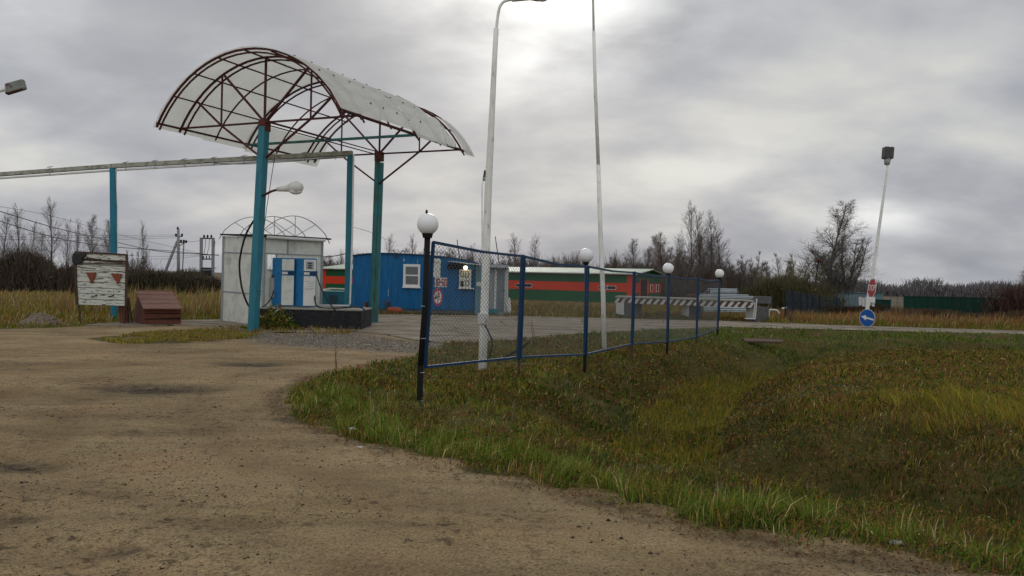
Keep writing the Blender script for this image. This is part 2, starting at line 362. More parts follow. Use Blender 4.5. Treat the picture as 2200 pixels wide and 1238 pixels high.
M['sheet'] = sheet_mat()
def veg_mat(name, trans=.35):
    m = bpy.data.materials.new(name); m.use_nodes = True; t = m.node_tree; t.nodes.clear(); L = t.links.new
    a = N(t, 'ShaderNodeAttribute'); a.attribute_name = 'tint'
    d = N(t, 'ShaderNodeBsdfDiffuse'); tr = N(t, 'ShaderNodeBsdfTranslucent'); L(a.outputs[0], d.inputs[0]); L(a.outputs[0], tr.inputs[0])
    mx = N(t, 'ShaderNodeMixShader'); mx.inputs[0].default_value = trans; L(d.outputs[0], mx.inputs[1]); L(tr.outputs[0], mx.inputs[2])
    o = N(t, 'ShaderNodeOutputMaterial'); L(mx.outputs[0], o.inputs[0]); return m
M['veg'] = veg_mat('grass_blades')
M['stone'] = veg_mat('small_stones', 0)

# ------------------------------------------------------------------ ground sheet
def spaced(lo, a, b, hi, fine, growth=1.13):
    c = list(np.arange(a, b + 1e-6, fine)); s = fine; q = c[-1]
    while q < hi: s *= growth; q += s; c.append(q)
    s = fine; q = c[0]
    while q > lo: s *= growth; q -= s; c.insert(0, q)
    return np.array(c)
def build_ground():
    xs = spaced(-900, -13, 17, 900, .14, 1.10); ys = spaced(-60, 3.5, 34, 1500, .14, 1.09)
    X, Y = np.meshgrid(xs, ys); nx, ny = len(xs), len(ys); x = X.ravel(); y = Y.ravel()
    z = ground_z(x, y)
    Vt = np.stack([x, y, z], 1)
    i = np.arange(nx - 1)[None, :] + (np.arange(ny - 1) * nx)[:, None]; i = i.ravel()
    T = np.concatenate([np.stack([i, i + 1, i + nx + 1], 1), np.stack([i, i + nx + 1, i + nx], 1)])
    # masks: red = turf/earth, green = grey gravel, blue = damp
    wob = (fbm(x, y, .5, 3, 4) - .5) * .5
    vin = inpoly(x, y, VERGE); dv = pdist(x, y, VERGE[1:-3], False); sd = np.where(vin, dv, -dv)
    g = np.clip((sd - .12 + (fbm(x, y, .45, 3, 30) - .5) * .75) / .3 + .5, 0, 1)
    fy = y - yfar(x); g = np.maximum(g, np.clip((fy + wob * 1.5) / .5 + .5, 0, 1))
    strip = [g2(*p) for p in ((210, 728), (300, 716), (430, 708), (560, 718), (540, 727), (400, 735), (260, 738))]
    g = np.maximum(g, .85 * np.where(inpoly(x, y, strip), 1, np.clip(1 - pdist(x, y, strip) / .5, 0, 1)) * (fbm(x, y, .6, 3, 12) * 1.5).clip(0, 1))
    gi = np.where(inpoly(x, y, GRAVEL), 1, 0) * .0; dg = pdist(x, y, GRAVEL); gi = np.clip(np.where(inpoly(x, y, GRAVEL), dg, -dg) / 1.2 + .5 + wob, 0, 1)
    p = np.zeros_like(x)
    for (qx, qy, qr, qd) in PITS: p = np.maximum(p, np.exp(-(((x - qx) / qr) ** 2 + ((y - qy) / (qr * .6)) ** 2) * .9) * min(1, qd * 22))
    dedge = pdist(x, y, VERGE_EDGE, False)
    p = np.maximum(p, .75 * np.exp(-(dedge / .35) ** 2) * (1 - g) * (fbm(x, y, 1.1, 2, 6) > .3))
    me = np_mesh('ground', Vt, T, np.stack([g, gi, p], 1))
    me.polygons.foreach_set('use_smooth', [True] * len(me.polygons))
    ra = me.attributes.new('rut', 'FLOAT', 'POINT'); ra.data.foreach_set('value', rut_mask(x, y).astype(np.float32))
    m = bpy.data.materials.new('sandy_drive_and_turf'); m.use_nodes = True; t = m.node_tree; L = t.links.new; pb = t.nodes['Principled BSDF']
    pb.inputs['Roughness'].default_value = .92; pb.inputs['Specular IOR Level'].default_value = .15
    at = N(t, 'ShaderNodeAttribute'); at.attribute_name = 'tint'; sp = N(t, 'ShaderNodeSeparateColor'); L(at.outputs[0], sp.inputs[0])
    ge = N(t, 'ShaderNodeNewGeometry')
    def noise(s, d=6, r=.6, dist=0):
        n = N(t, 'ShaderNodeTexNoise'); L(ge.outputs['Position'], n.inputs[0]); n.inputs['Scale'].default_value = s; n.inputs['Detail'].default_value = d; n.inputs['Roughness'].default_value = r; n.inputs['Distortion'].default_value = dist; return n.outputs[0]
    def ramp(f, *st):
        c = N(t, 'ShaderNodeValToRGB'); L(f, c.inputs[0]); e = c.color_ramp.elements
        e[0].position, e[0].color = st[0][0], (*st[0][1], 1); e[1].position, e[1].color = st[-1][0], (*st[-1][1], 1)
        for q, cc in st[1:-1]: k = e.new(q); k.color = (*cc, 1)
        return c.outputs[0]
    def mix(f, a, b, mode='MIX'):
        n = N(t, 'ShaderNodeMix', data_type='RGBA', blend_type=mode)
        if isinstance(f, (int, float)): n.inputs[0].default_value = f
        else: L(f, n.inputs[0])
        L(a, n.inputs[6])
        if isinstance(b, tuple): n.inputs[7].default_value = (*b, 1)
        else: L(b, n.inputs[7])
        return n.outputs[2]
    sand = ramp(noise(.55, 7, .62), (.30, (.205, .143, .067)), (.43, (.275, .196, .099)), (.56, (.335, .246, .131)), (.72, (.385, .255, .13)))
    red = ramp(noise(.9, 5, .6, .4), (.52, (0, 0, 0)), (.70, (.55, .55, .55)))
    sand = mix(red, sand, (.27, .15, .078))
    gr = ramp(noise(48, 3, .85), (.34, (.28, .27, .25)), (.45, (.9, .9, .9)), (.58, (1.06, 1.06, 1.06)), (.72, (1.75, 1.7, 1.6)))
    g3 = ramp(noise(130, 2, .8), (.32, (.62, .62, .62)), (.5, (1, 1, 1)), (.72, (1.35, 1.35, 1.35)))
    mpp = N(t, 'ShaderNodeMapping'); L(ge.outputs['Position'], mpp.inputs[0]); mpp.inputs['Scale'].default_value = (.35, 1.5, 1); mpp.inputs['Rotation'].default_value = (0, 0, R(12))
    rn = N(t, 'ShaderNodeTexNoise'); L(mpp.outputs[0], rn.inputs[0]); rn.inputs['Scale'].default_value = 1.1; rn.inputs['Detail'].default_value = 7; rn.inputs['Roughness'].default_value = .68; rn.inputs['Distortion'].default_value = .5
    sand = mix(.85, sand, ramp(rn.outputs[0], (.34, (.74, .72, .70)), (.47, (.98, .98, .98)), (.64, (1.2, 1.2, 1.18))), 'MULTIPLY')
    clod = ramp(noise(9, 6, .8, .5), (.40, (.35, .34, .33)), (.47, (1, 1, 1)))
    clodmask = ramp(noise(.7, 4, .6), (.42, (0, 0, 0)), (.58, (1, 1, 1)))
    sand = mix(clodmask, sand, mix(1.0, sand, clod, 'MULTIPLY'))
    grav = ramp(noise(5, 6, .8), (.35, (.08, .068, .054)), (.5, (.18, .155, .122)), (.66, (.30, .265, .215)))
    ru = N(t, 'ShaderNodeAttribute'); ru.attribute_name = 'rut'; sand = mix(mth(t, 'MULTIPLY', ru.outputs['Fac'], mth(t, 'MULTIPLY', noise(6, 5, .7), 1.3), clamp=True), sand, mix(1.0, sand, ramp(noise(30, 3, .6), (.3, (.62, .60, .57)), (.7, (.82, .8, .78))), 'MULTIPLY'))
    base = mix(sp.outputs[1], sand, grav)
    base = mix(1.0, base, gr, 'MULTIPLY'); base = mix(.8, base, g3, 'MULTIPLY')
    damp = mth(t, 'MULTIPLY', mth(t, 'SUBTRACT', mth(t, 'MULTIPLY', sp.outputs[2], noise(7, 7, .8)), .22), 3.2, clamp=True)
    base = mix(damp, base, (.038, .031, .021))
    turf = ramp(noise(1.3, 7, .7), (.3, (.04, .046, .012)), (.45, (.075, .072, .018)), (.56, (.115, .085, .026)), (.7, (.11, .06, .024)))
    turf = mix(1.0, turf, gr, 'MULTIPLY')
    edge = mth(t, 'ADD', sp.outputs[0], mth(t, 'MULTIPLY', mth(t, 'SUBTRACT', noise(14, 4, .75), .5), .9))
    edge = mth(t, 'MULTIPLY', mth(t, 'SUBTRACT', edge, .38), 4.5, clamp=True)
    base = mix(edge, base, turf)
    # fields far away
    sx = N(t, 'ShaderNodeSeparateXYZ'); L(ge.outputs['Position'], sx.inputs[0])
    farf = mth(t, 'MULTIPLY', mth(t, 'SUBTRACT', sx.outputs[1], 62.0), .03, clamp=True)
    field = ramp(noise(.05, 6, .7), (.3, (.10, .075, .04)), (.7, (.15, .105, .065)))
    base = mix(farf, base, field)
    L(base, pb.inputs['Base Color'])
    hb = mth(t, 'ADD', mth(t, 'MULTIPLY', noise(60, 4, .8), .35), mth(t, 'MULTIPLY', noise(11, 5, .7), 1.0))
    b = N(t, 'ShaderNodeBump'); b.inputs['Strength'].default_value = .9; b.inputs['Distance'].default_value = .035; L(hb, b.inputs['Height']); L(b.outputs[0], pb.inputs['Normal'])
    me.materials.append(m); o = bpy.data.objects.new('ground', me); COL.objects.link(o); tag(o, kind='structure')
build_ground()

def build_concrete():
    bmP = CONC
    from mathutils.geometry import tessellate_polygon
    P = [Vector((x, y, 0)) for x, y in bmP]; tri = tessellate_polygon([P]); n = len(P); vs = [(x, y, .03) for x, y in bmP] + [(x, y, -.12) for x, y in bmP]; fs = []
    for t in tri:
        a, b, c = t
        if (P[b] - P[a]).cross(P[c] - P[a]).z < 0: a, b, c = a, c, b
        fs.append((a, b, c)); fs.append((c + n, b + n, a + n))
    for i in range(n): fs.append((i, (i + 1) % n, (i + 1) % n + n, i + n))
    me = bpy.data.meshes.new('concrete_road'); me.from_pydata(vs, [], fs); me.update()
    m = bpy.data.materials.new('cracked_concrete_slabs'); m.use_nodes = True; t = m.node_tree; L = t.links.new; pb = t.nodes['Principled BSDF']; pb.inputs['Roughness'].default_value = .95; pb.inputs['Specular IOR Level'].default_value = .08
    ge = N(t, 'ShaderNodeNewGeometry'); wn = N(t, 'ShaderNodeTexNoise'); L(ge.outputs['Position'], wn.inputs[0]); wn.inputs['Scale'].default_value = .8; wn.inputs['Detail'].default_value = 5
    wv = N(t, 'ShaderNodeVectorMath', operation='SCALE'); L(wn.outputs['Color'], wv.inputs[0]); wv.inputs[3].default_value = .35
    wa = N(t, 'ShaderNodeVectorMath', operation='ADD'); L(wv.outputs[0], wa.inputs[0]); L(ge.outputs['Position'], wa.inputs[1])
    mp = N(t, 'ShaderNodeMapping'); L(wa.outputs[0], mp.inputs[0]); mp.inputs['Rotation'].default_value = (0, 0, R(-1.5))
    n = N(t, 'ShaderNodeTexNoise'); L(ge.outputs['Position'], n.inputs[0]); n.inputs['Scale'].default_value = .9; n.inputs['Detail'].default_value = 9; n.inputs['Roughness'].default_value = .72
    c = N(t, 'ShaderNodeValToRGB'); L(n.outputs[0], c.inputs[0]); e = c.color_ramp.elements; e[0].position = .32; e[0].color = (.19, .158, .115, 1); e[1].position = .62; e[1].color = (.37, .315, .24, 1)
    br = N(t, 'ShaderNodeTexBrick'); L(mp.outputs[0], br.inputs[0]); br.inputs['Scale'].default_value = 1; br.inputs['Brick Width'].default_value = 30; br.inputs['Row Height'].default_value = 2.1
    br.inputs['Mortar Size'].default_value = .075; br.inputs['Mortar Smooth'].default_value = .15
    br.inputs['Color1'].default_value = (1, 1, 1, 1); br.inputs['Color2'].default_value = (.86, .87, .88, 1); br.inputs['Mortar'].default_value = (.13, .11, .08, 1)
    mx = N(t, 'ShaderNodeMix', data_type='RGBA', blend_type='MULTIPLY'); mx.inputs[0].default_value = 1; L(c.outputs[0], mx.inputs[6]); L(br.outputs[0], mx.inputs[7])
    n2 = N(t, 'ShaderNodeTexNoise'); L(ge.outputs['Position'], n2.inputs[0]); n2.inputs['Scale'].default_value = 18; n2.inputs['Detail'].default_value = 5; n2.inputs['Roughness'].default_value = .8
    c2 = N(t, 'ShaderNodeValToRGB'); L(n2.outputs[0], c2.inputs[0]); c2.color_ramp.elements[0].position = .3; c2.color_ramp.elements[0].color = (.6, .6, .6, 1); c2.color_ramp.elements[1].position = .7; c2.color_ramp.elements[1].color = (1.15, 1.15, 1.15, 1)
    m2 = N(t, 'ShaderNodeMix', data_type='RGBA', blend_type='MULTIPLY'); m2.inputs[0].default_value = 1; L(mx.outputs[2], m2.inputs[6]); L(c2.outputs[0], m2.inputs[7])
    ck = N(t, 'ShaderNodeTexVoronoi', feature='DISTANCE_TO_EDGE'); L(wa.outputs[0], ck.inputs[0]); ck.inputs['Scale'].default_value = .33
    cm = N(t, 'ShaderNodeMapRange'); L(ck.outputs[0], cm.inputs[0]); cm.inputs[1].default_value = .004; cm.inputs[2].default_value = .016; cm.inputs[3].default_value = .35; cm.inputs[4].default_value = 1
    m3 = N(t, 'ShaderNodeVectorMath', operation='SCALE'); L(m2.outputs[2], m3.inputs[0]); L(cm.outputs[0], m3.inputs[3])
    L(m3.outputs[0], pb.inputs['Base Color'])
    b = N(t, 'ShaderNodeBump'); b.inputs['Strength'].default_value = .5; b.inputs['Distance'].default_value = .03; L(n2.outputs[0], b.inputs['Height']); L(b.outputs[0], pb.inputs['Normal'])
    me.materials.append(m); o = bpy.data.objects.new('concrete_road', me); COL.objects.link(o); tag(o, kind='structure')
build_concrete()

# ------------------------------------------------------------------ grass
def blades(name, x, y, h, w, col, lean=.45, label=None, leafy=False, zoff=0.0, wind=(.25, 0)):
    n = len(x); z = ground_z(x, y) - .015 + zoff
    a = RNG.random(n) * 2 * np.pi; b = fbm(x, y, .35, 2, 33) * 14 + RNG.normal(0, .9, n)
    h = h * (.45 + 1.1 * fbm(x, y, .28, 2, 34)); L = np.clip(np.abs(RNG.normal(0, lean, n)), 0, 1.5); dx = np.cos(b) * L * h * 1.3 + wind[0] * h * RNG.random(n); dy = np.sin(b) * L * h + wind[1] * h
    px, py = np.cos(a) * w / 2, np.sin(a) * w / 2
    up = h * np.sqrt(np.clip(1 - np.clip(L, 0, .97) ** 2, .06, 1))
    V = np.zeros((n, 5, 3))
    V[:, 0] = np.stack([x - px, y - py, z], 1); V[:, 1] = np.stack([x + px, y + py, z], 1)
    mx, my = x + dx * .35, y + dy * .35
    V[:, 2] = np.stack([mx + px * .8, my + py * .8, z + up * .62], 1); V[:, 3] = np.stack([mx - px * .8, my - py * .8, z + up * .62], 1)
    V[:, 4] = np.stack([x + dx, y + dy, z + up * .97], 1)
    i = np.arange(n) * 5
    T = np.concatenate([np.stack([i, i + 1, i + 2], 1), np.stack([i, i + 2, i + 3], 1), np.stack([i + 3, i + 2, i + 4], 1)])
    C = np.repeat(col[:, None, :], 5, 1)
    me = np_mesh(name, V.reshape(-1, 3), T, C.reshape(-1, 3)); me.materials.append(M['veg'])
    o = bpy.data.objects.new(name, me); COL.objects.link(o); tag(o, label, 'grass', kind='stuff'); return o
def leaves(name, x, y, s, col, hmax, label):
    n = len(x); z = ground_z(x, y) + RNG.random(n) * hmax + .005
    a = RNG.random(n) * 2 * np.pi; tl = RNG.normal(0, .55, n); tw = RNG.normal(0, .5, n)
    ux = np.stack([np.cos(a) * np.cos(tl), np.sin(a) * np.cos(tl), np.sin(tl)], 1) * s[:, None]
    vx = np.stack([-np.sin(a) * np.cos(tw), np.cos(a) * np.cos(tw), np.sin(tw)], 1) * s[:, None] * .55
    c = np.stack([x, y, z], 1)
    V = np.stack([c - ux * .5, c + vx * .5, c + ux * .6, c - vx * .5], 1); i = np.arange(n) * 4
    T = np.concatenate([np.stack([i, i + 1, i + 2], 1), np.stack([i, i + 2, i + 3], 1)])
    me = np_mesh(name, V.reshape(-1, 3), T, np.repeat(col[:, None, :], 4, 1).reshape(-1, 3)); me.materials.append(M['veg'])
    o = bpy.data.objects.new(name, me); COL.objects.link(o); tag(o, label, 'ground cover', kind='stuff'); return o
GREEN = np.array((.115, .175, .024)); LUSH = np.array((.15, .24, .036)); OLIVE = np.array((.27, .225, .038)); STRAW = np.array((.52, .41, .20)); BRN = np.array((.225, .11, .045)); DARK = np.array((.030, .055, .011)); YEL = np.array((.42, .31, .05))
def pick(n, pal, wts):
    wts = np.array(wts); 
    if wts.ndim == 1: wts = np.repeat(wts[None], n, 0)
    c = np.cumsum(wts / wts.sum(1, keepdims=True), 1); k = (RNG.random(n)[:, None] > c).sum(1).clip(0, len(pal) - 1)
    return np.array(pal)[k] * RNG.uniform(.65, 1.35, n)[:, None] * RNG.uniform(.9, 1.1, (n, 3))
def scatter(n, x0, x1, y0, y1, test, power=1.0):
    X = []; Y = []; tot = 0
    while tot < n:
        x = RNG.uniform(x0, x1, n * 2)
        if power == 1: y = RNG.uniform(y0, y1, n * 2)
        else: y = y0 * (y1 / y0) ** RNG.random(n * 2)
        # keep what the place shows, with some margin
        k = test(x, y) & (np.abs(x) < y * .70 + 1.5); X.append(x[k]); Y.append(y[k]); tot += k.sum()
        if k.sum() == 0: break
    return np.concatenate(X)[:n], np.concatenate(Y)[:n]
def verge_cols(x, y):
    n = len(x); dE = pdist(x, y, VERGE_EDGE, False); dD = pdist(x, y, DITCH, False)
    q = fbm(x, y, 1.2, 3, 20); q2 = fbm(x, y, .7, 2, 25)
    mound = (x > 2.8) & (y > 8) & (y < 25.5)
    near = np.clip(1 - dE / 1.5, 0, 1)
    far = y > 24.5
    bank = (~mound) & (x < 5.5) & (y < 26)
    k1 = (fbm(x, y, .32, 2, 44) - .5) * 3; k2 = (fbm(x, y, .26, 2, 46) - .5) * 3; k3 = (fbm(x, y, .4, 2, 48) - .5) * 3
    wG = .40 + near * .35 + far * 1.3 + (q > .55) * .4 - mound * .25 + k1 * .5
    wL = .08 + near * .35 + far * .15 + (q2 > .62) * .3 + k2 * .4
    wO = .60 + mound * .4 + (q < .45) * .3 - k1 * .5
    wS = .10 + near * .06 + (dD < .7) * .1 + k3 * .08
    wB = .50 + mound * .7 + (q2 < .45) * .6 - near * .15 - far * .25 - k2 * .6
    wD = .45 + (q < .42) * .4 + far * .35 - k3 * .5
    bk = np.exp(-((dD - 1.35) / .6) ** 2) * (y < 23.5); wD = wD + bk * 1.1; wB = wB + bk * .45; wO = wO * (1 - .5 * bk); wL = wL * (1 - .6 * bk); wD = wD + far * .5; wO = wO * (1 - .45 * far); wG = wG + far * .8; wB = wB * (1 - .8 * far)  # darker, browner grass colour painted along the ditch banks in place of slope shading
    wY_ = (dD < .75) * .5; wO = wO + wY_
    stripe = ((x - 7.0) / 3.2) ** 2 + ((y - 11.2) / 2.0) ** 2 < 1 + (q - .5)
    wY = .03 + stripe * .15 + (dD < .8) * .5 * (y > 14)
    return pick(n, [GREEN, LUSH, OLIVE, STRAW, BRN, DARK, YEL], np.stack([wG, wL, wO, wS, wB, wD, wY], 1).clip(.01, None)), near, stripe
vt = lambda x, y: inpoly(x, y, VERGE) & (pdist(x, y, VERGE_EDGE, False) + (fbm(x, y, .45, 3, 30) - .5) * .6 > .05 + .30 * (RNG.random(np.shape(x)) - .35) ** 2 / .42)
# foreground turf
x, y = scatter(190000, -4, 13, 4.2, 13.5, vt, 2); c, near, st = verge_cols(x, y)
hh = (.03 + .065 * RNG.random(len(x)) ** 1.6) * (1 + near * .35 + st * .25) * (.55 + fbm(x, y, .8, 2, 40))
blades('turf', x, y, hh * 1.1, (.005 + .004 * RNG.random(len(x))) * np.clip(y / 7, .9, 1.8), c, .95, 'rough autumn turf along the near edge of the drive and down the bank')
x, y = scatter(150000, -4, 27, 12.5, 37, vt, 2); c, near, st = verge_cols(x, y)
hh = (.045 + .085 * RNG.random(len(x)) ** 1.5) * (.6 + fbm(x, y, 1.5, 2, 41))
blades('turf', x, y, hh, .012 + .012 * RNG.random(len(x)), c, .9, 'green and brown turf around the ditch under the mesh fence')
# low leafy weeds and leaf litter
x, y = scatter(95000, -3, 14, 4.6, 25, vt, 2); k = fbm(x, y, 1.1, 3, 50) > .42; x, y = x[k], y[k]
far = np.clip(y / 10, .8, 2.2)
leaves('weeds', x, y, (.018 + .024 * RNG.random(len(x))) * far, pick(len(x), [GREEN * .8, DARK, BRN, BRN * 1.6, OLIVE * .9, STRAW * .8], [.26, .26, .30, .12, .12, .02]), .09, 'low dark leafy weeds covering the bank and the mound')
# tall tufts of grass near the drive
cx, cy = scatter(130, -2.5, 8, 5, 12, lambda x, y: vt(x, y) & (pdist(x, y, VERGE_EDGE, False) < 1.3))
X = []; Y = []
for a, b in zip(cx, cy):
    m = RNG.integers(40, 110); X.append(a + RNG.normal(0, .07, m)); Y.append(b + RNG.normal(0, .07, m))
x = np.concatenate(X); y = np.concatenate(Y)
blades('grass_tufts', x, y, .10 + .13 * RNG.random(len(x)), .005 + .005 * RNG.random(len(x)), pick(len(x), [GREEN, LUSH, OLIVE, STRAW], [.35, .32, .22, .11]), 1.15, 'taller green grass tufts leaning over the edge of the drive')
# yellow long grass on the mound
x, y = scatter(6500, 3.2, 12, 8.6, 14.5, lambda x, y: vt(x, y) & ((((x - 7.9) / 3.4) ** 2 + ((y - 11.4) / 2.0) ** 2) < .25 + fbm(x, y, 1.4, 3, 60)) & (fbm(x, y, .6, 2, 61) > .42))
blades('long_grass', x, y, .10 + .20 * RNG.random(len(x)), .005 + .004 * RNG.random(len(x)), pick(len(x), [OLIVE, YEL, YEL * 1.2, LUSH, BRN], [.4, .2, .06, .26, .08]), .9, 'long yellowish grass bent by the wind on the mound', wind=(-.9, .1))
x, y = scatter(6000, 1.5, 8, 12, 27, lambda x, y: vt(x, y) & (pdist(x, y, DITCH, False) < .75))
blades('ditch_grass', x, y, .08 + .17 * RNG.random(len(x)), .008 + .008 * RNG.random(len(x)), pick(len(x), [OLIVE, YEL * .8, GREEN], [.45, .25, .3]), .35, 'yellow green grass growing along the bottom of the ditch')
# small white flower heads and seed specks
x, y = scatter(340, -2.5, 9, 6, 26, vt, 2)
leaves('flower_heads', x, y, (.010 + .010 * RNG.random(len(x))) * np.clip(y / 8, 1, 2.6), pick(len(x), [np.array((.55, .55, .5)), np.array((.4, .36, .28))], [.6, .4]), .13, 'scattered small white flower heads in the turf')
# fields beyond the road
ft = lambda x, y: y > yfar(x) + .15 + (fbm(x, y, 1, 2, 70) - .5) * 1.2
kios = lambda x, y: ~((x > -8.3) & (x < .2) & (y > 39.3) & (y < 43.5))
x, y = scatter(120000, -45, 45, 21, 68, lambda x, y: ft(x, y) & kios(x, y), 2)
q = fbm(x, y, 3.5, 3, 71); lf = (x < -7)
dF = y - yfar(x)
c = pick(len(x), [GREEN * .9, OLIVE * .85, STRAW * .65, BRN * .8, YEL * .65], np.stack([.25 + .9 * (dF < 2.5) + .3 * (q > .55), .8 + 0 * q, .45 + .5 * (q < .45), .35 + .4 * (q < .4) + (~lf) * .9, .6 * lf + .02], 1))
blades('field_grass', x, y, (.08 + .20 * RNG.random(len(x)) ** 1.4) * (.3 + 1.2 * q) * np.clip(dF / 2, .35, 1.2), .02 + .03 * RNG.random(len(x)), c, .4, 'rough yellow green field grass beyond the forecourt and road')
# tall dry reeds
def reeds(n, x0, x1, y0, y1, h, lab, cols=None, test=None):
    x, y = scatter(n, x0, x1, y0, y1, test or (lambda x, y: fbm(x, y, 1.8, 3, 80) > .36))
    c = pick(len(x), [STRAW * .75, STRAW * .5, BRN * 1.3, OLIVE], cols or [.30, .3, .32, .08])
    blades('dry_reeds', x, y, (.35 + .65 * RNG.random(len(x))) * h * (.6 + .8 * fbm(x, y, 2, 2, 81)), .02 + .025 * RNG.random(len(x)), c, .18, lab)
reeds(9000, -1.0, 9, 58, 67, .24, 'dry straw coloured reeds in front of the green and orange barn')
reeds(7000, -19, -9.7, 31, 44, .95, 'tall dry grass behind the red sand box', [.2, .35, .25, .2])
reeds(9000, 14, 32, 40.2, 47, .62, 'brown dry weeds along the far road edge near the blue arrow sign', [.07, .25, .62, .06])
reeds(2500, 9, 16, 41, 47, .5, 'low dry grass around the striped concrete ramp', [.2, .2, .3, .3])
reeds(5000, -40, -16, 40, 52, .45, 'dry grass in front of the dark hedge', [.3, .3, .2, .2])
# gravel
def stones(n, x0, x1, y0, y1, s0, s1, test, label, pal):
    x, y = scatter(n, x0, x1, y0, y1, test, 2); n = len(x); s = RNG.uniform(s0, s1, n) ** 1.0 * RNG.random(n) ** 1.2 + s0 * .5; z = ground_z(x, y)
    base = np.array([(1, 0, 0), (-1, 0, 0), (0, 1, 0), (0, -1, 0), (0, 0, .7), (0, 0, -.6)], float)
    V = base[None] * s[:, None, None] * RNG.uniform(.55, 1.3, (n, 6, 3)) + np.stack([x, y, z], 1)[:, None]
    V[:, :, :2] += RNG.normal(0, .12, (n, 6, 2)) * s[:, None, None]
    T0 = np.array([(0, 2, 4), (2, 1, 4), (1, 3, 4), (3, 0, 4), (2, 0, 5), (1, 2, 5), (3, 1, 5), (0, 3, 5)])
    T = (T0[None] + (np.arange(n) * 6)[:, None, None]).reshape(-1, 3)
    me = np_mesh('gravel', V.reshape(-1, 3), T, np.repeat(pick(n, pal[0], pal[1])[:, None, :], 6, 1).reshape(-1, 3)); me.materials.append(M['stone'])
    o = bpy.data.objects.new('gravel', me); COL.objects.link(o); tag(o, label, 'gravel', kind='stuff')
dt = lambda x, y: ~inpoly(x, y, VERGE) & ~inpoly(x, y, CONC) & (y < yfar(x) - .3)
pal = ([np.array((.20, .15, .10)), np.array((.10, .075, .05)), np.array((.34, .31, .27)), np.array((.05, .04, .03))], [.5, .25, .07, .18])
stones(16000, -9, 4, 3.8, 12, .002, .007, dt, 'fine loose gravel strewn over the sandy drive', pal)
stones(1300, -9, 4, 4, 18, .008, .018, lambda x, y: dt(x, y) & (fbm(x, y, 1.3, 2, 90) > .5), 'larger loose stones and earth clods on the sandy drive', ([np.array((.15, .11, .075)), np.array((.055, .045, .032)), np.array((.28, .24, .2))], [.45, .47, .08]))
stones(9000, -12, -1, 16, 24, .008, .03, lambda x, y: inpoly(x, y, GRAVEL), 'grey crushed stone in front of the concrete apron', ([np.array((.23, .195, .15)), np.array((.11, .092, .072)), np.array((.38, .33, .26))], [.5, .38, .12]))

stones(5000, -12, 3, 4.2, 21, .004, .012, lambda x, y: dt(x, y) & (fbm(x * .5, y, .9, 3, 92) > .56), 'scattered dark earth crumbs on the drive', ([np.array((.10, .075, .045)), np.array((.045, .036, .024)), np.array((.2, .15, .09))], [.45, .4, .15]))
x, y = scatter(5000, -4, 7, 4.6, 14, lambda x, y: (pdist(x, y, VERGE_EDGE, False) < .3 * RNG.random(np.shape(x)) + .03), 2)
leaves('leaf_litter', x, y, .010 + .016 * RNG.random(len(x)), pick(len(x), [BRN, BRN * .5, STRAW * .5, OLIVE * .6], [.4, .35, .1, .15]), .012, 'dead leaves and grass scraps along the edge of the drive')
# ------------------------------------------------------------------ trees
def tubes_np(S, n=3):
    S = np.array(S, float); p0 = S[:, 0:3]; p1 = S[:, 3:6]; r0 = S[:, 6]; r1 = S[:, 7]; d = p1 - p0; d /= np.linalg.norm(d, axis=1, keepdims=True) + 1e-9
    up = np.where(np.abs(d[:, 2:3]) > .9, np.array([[1., 0, 0]]), np.array([[0, 0, 1.]])); x = np.cross(d, up); x /= np.linalg.norm(x, axis=1, keepdims=True); y = np.cross(d, x)
    m = len(S); V = np.zeros((m, 2 * n, 3))
    for k in range(n):
        t = 2 * np.pi * k / n; q = x * np.cos(t) + y * np.sin(t); V[:, k] = p0 + q * r0[:, None]; V[:, n + k] = p1 + q * r1[:, None]
    T = []
    for k in range(n): j = (k + 1) % n; T += [(k, j, n + j), (k, n + j, n + k)]
    T = (np.array(T)[None] + (np.arange(m) * 2 * n)[:, None, None]).reshape(-1, 3); return V.reshape(-1, 3), T
def np_obj(name, segs, m, parent, n=3):
    V, T = tubes_np(segs, n); me = np_mesh(name, V, T); me.materials.append(m); o = bpy.data.objects.new(name, me); COL.objects.link(o)
    if parent: o.parent = parent
    return o
def limb(S, p, d, L, r, k, rg, curl=.25, upb=.15):
    """wandering limb in k pieces; returns nodes"""
    nodes = []; q = Vector(p); d = Vector(d).normalized()
    for i in range(k):
        d = (d + Vector((rg.gauss(0, curl), rg.gauss(0, curl), rg.gauss(0, curl * .6) + upb))).normalized()
        e = q + d * L / k; ra = r * (1 - i / k * .75); rb = r * (1 - (i + 1) / k * .75); S.append((*q, *e, ra, rb)); nodes.append((e.copy(), d.copy(), rb, (i + 1) / k)); q = e
    return nodes
def side(d, ang, rg):
    a = d.orthogonal().normalized(); a = Matrix.Rotation(rg.random() * 6.283, 3, d) @ a
    return (d * math.cos(ang) + a * math.sin(ang)).normalized()
TR = .015
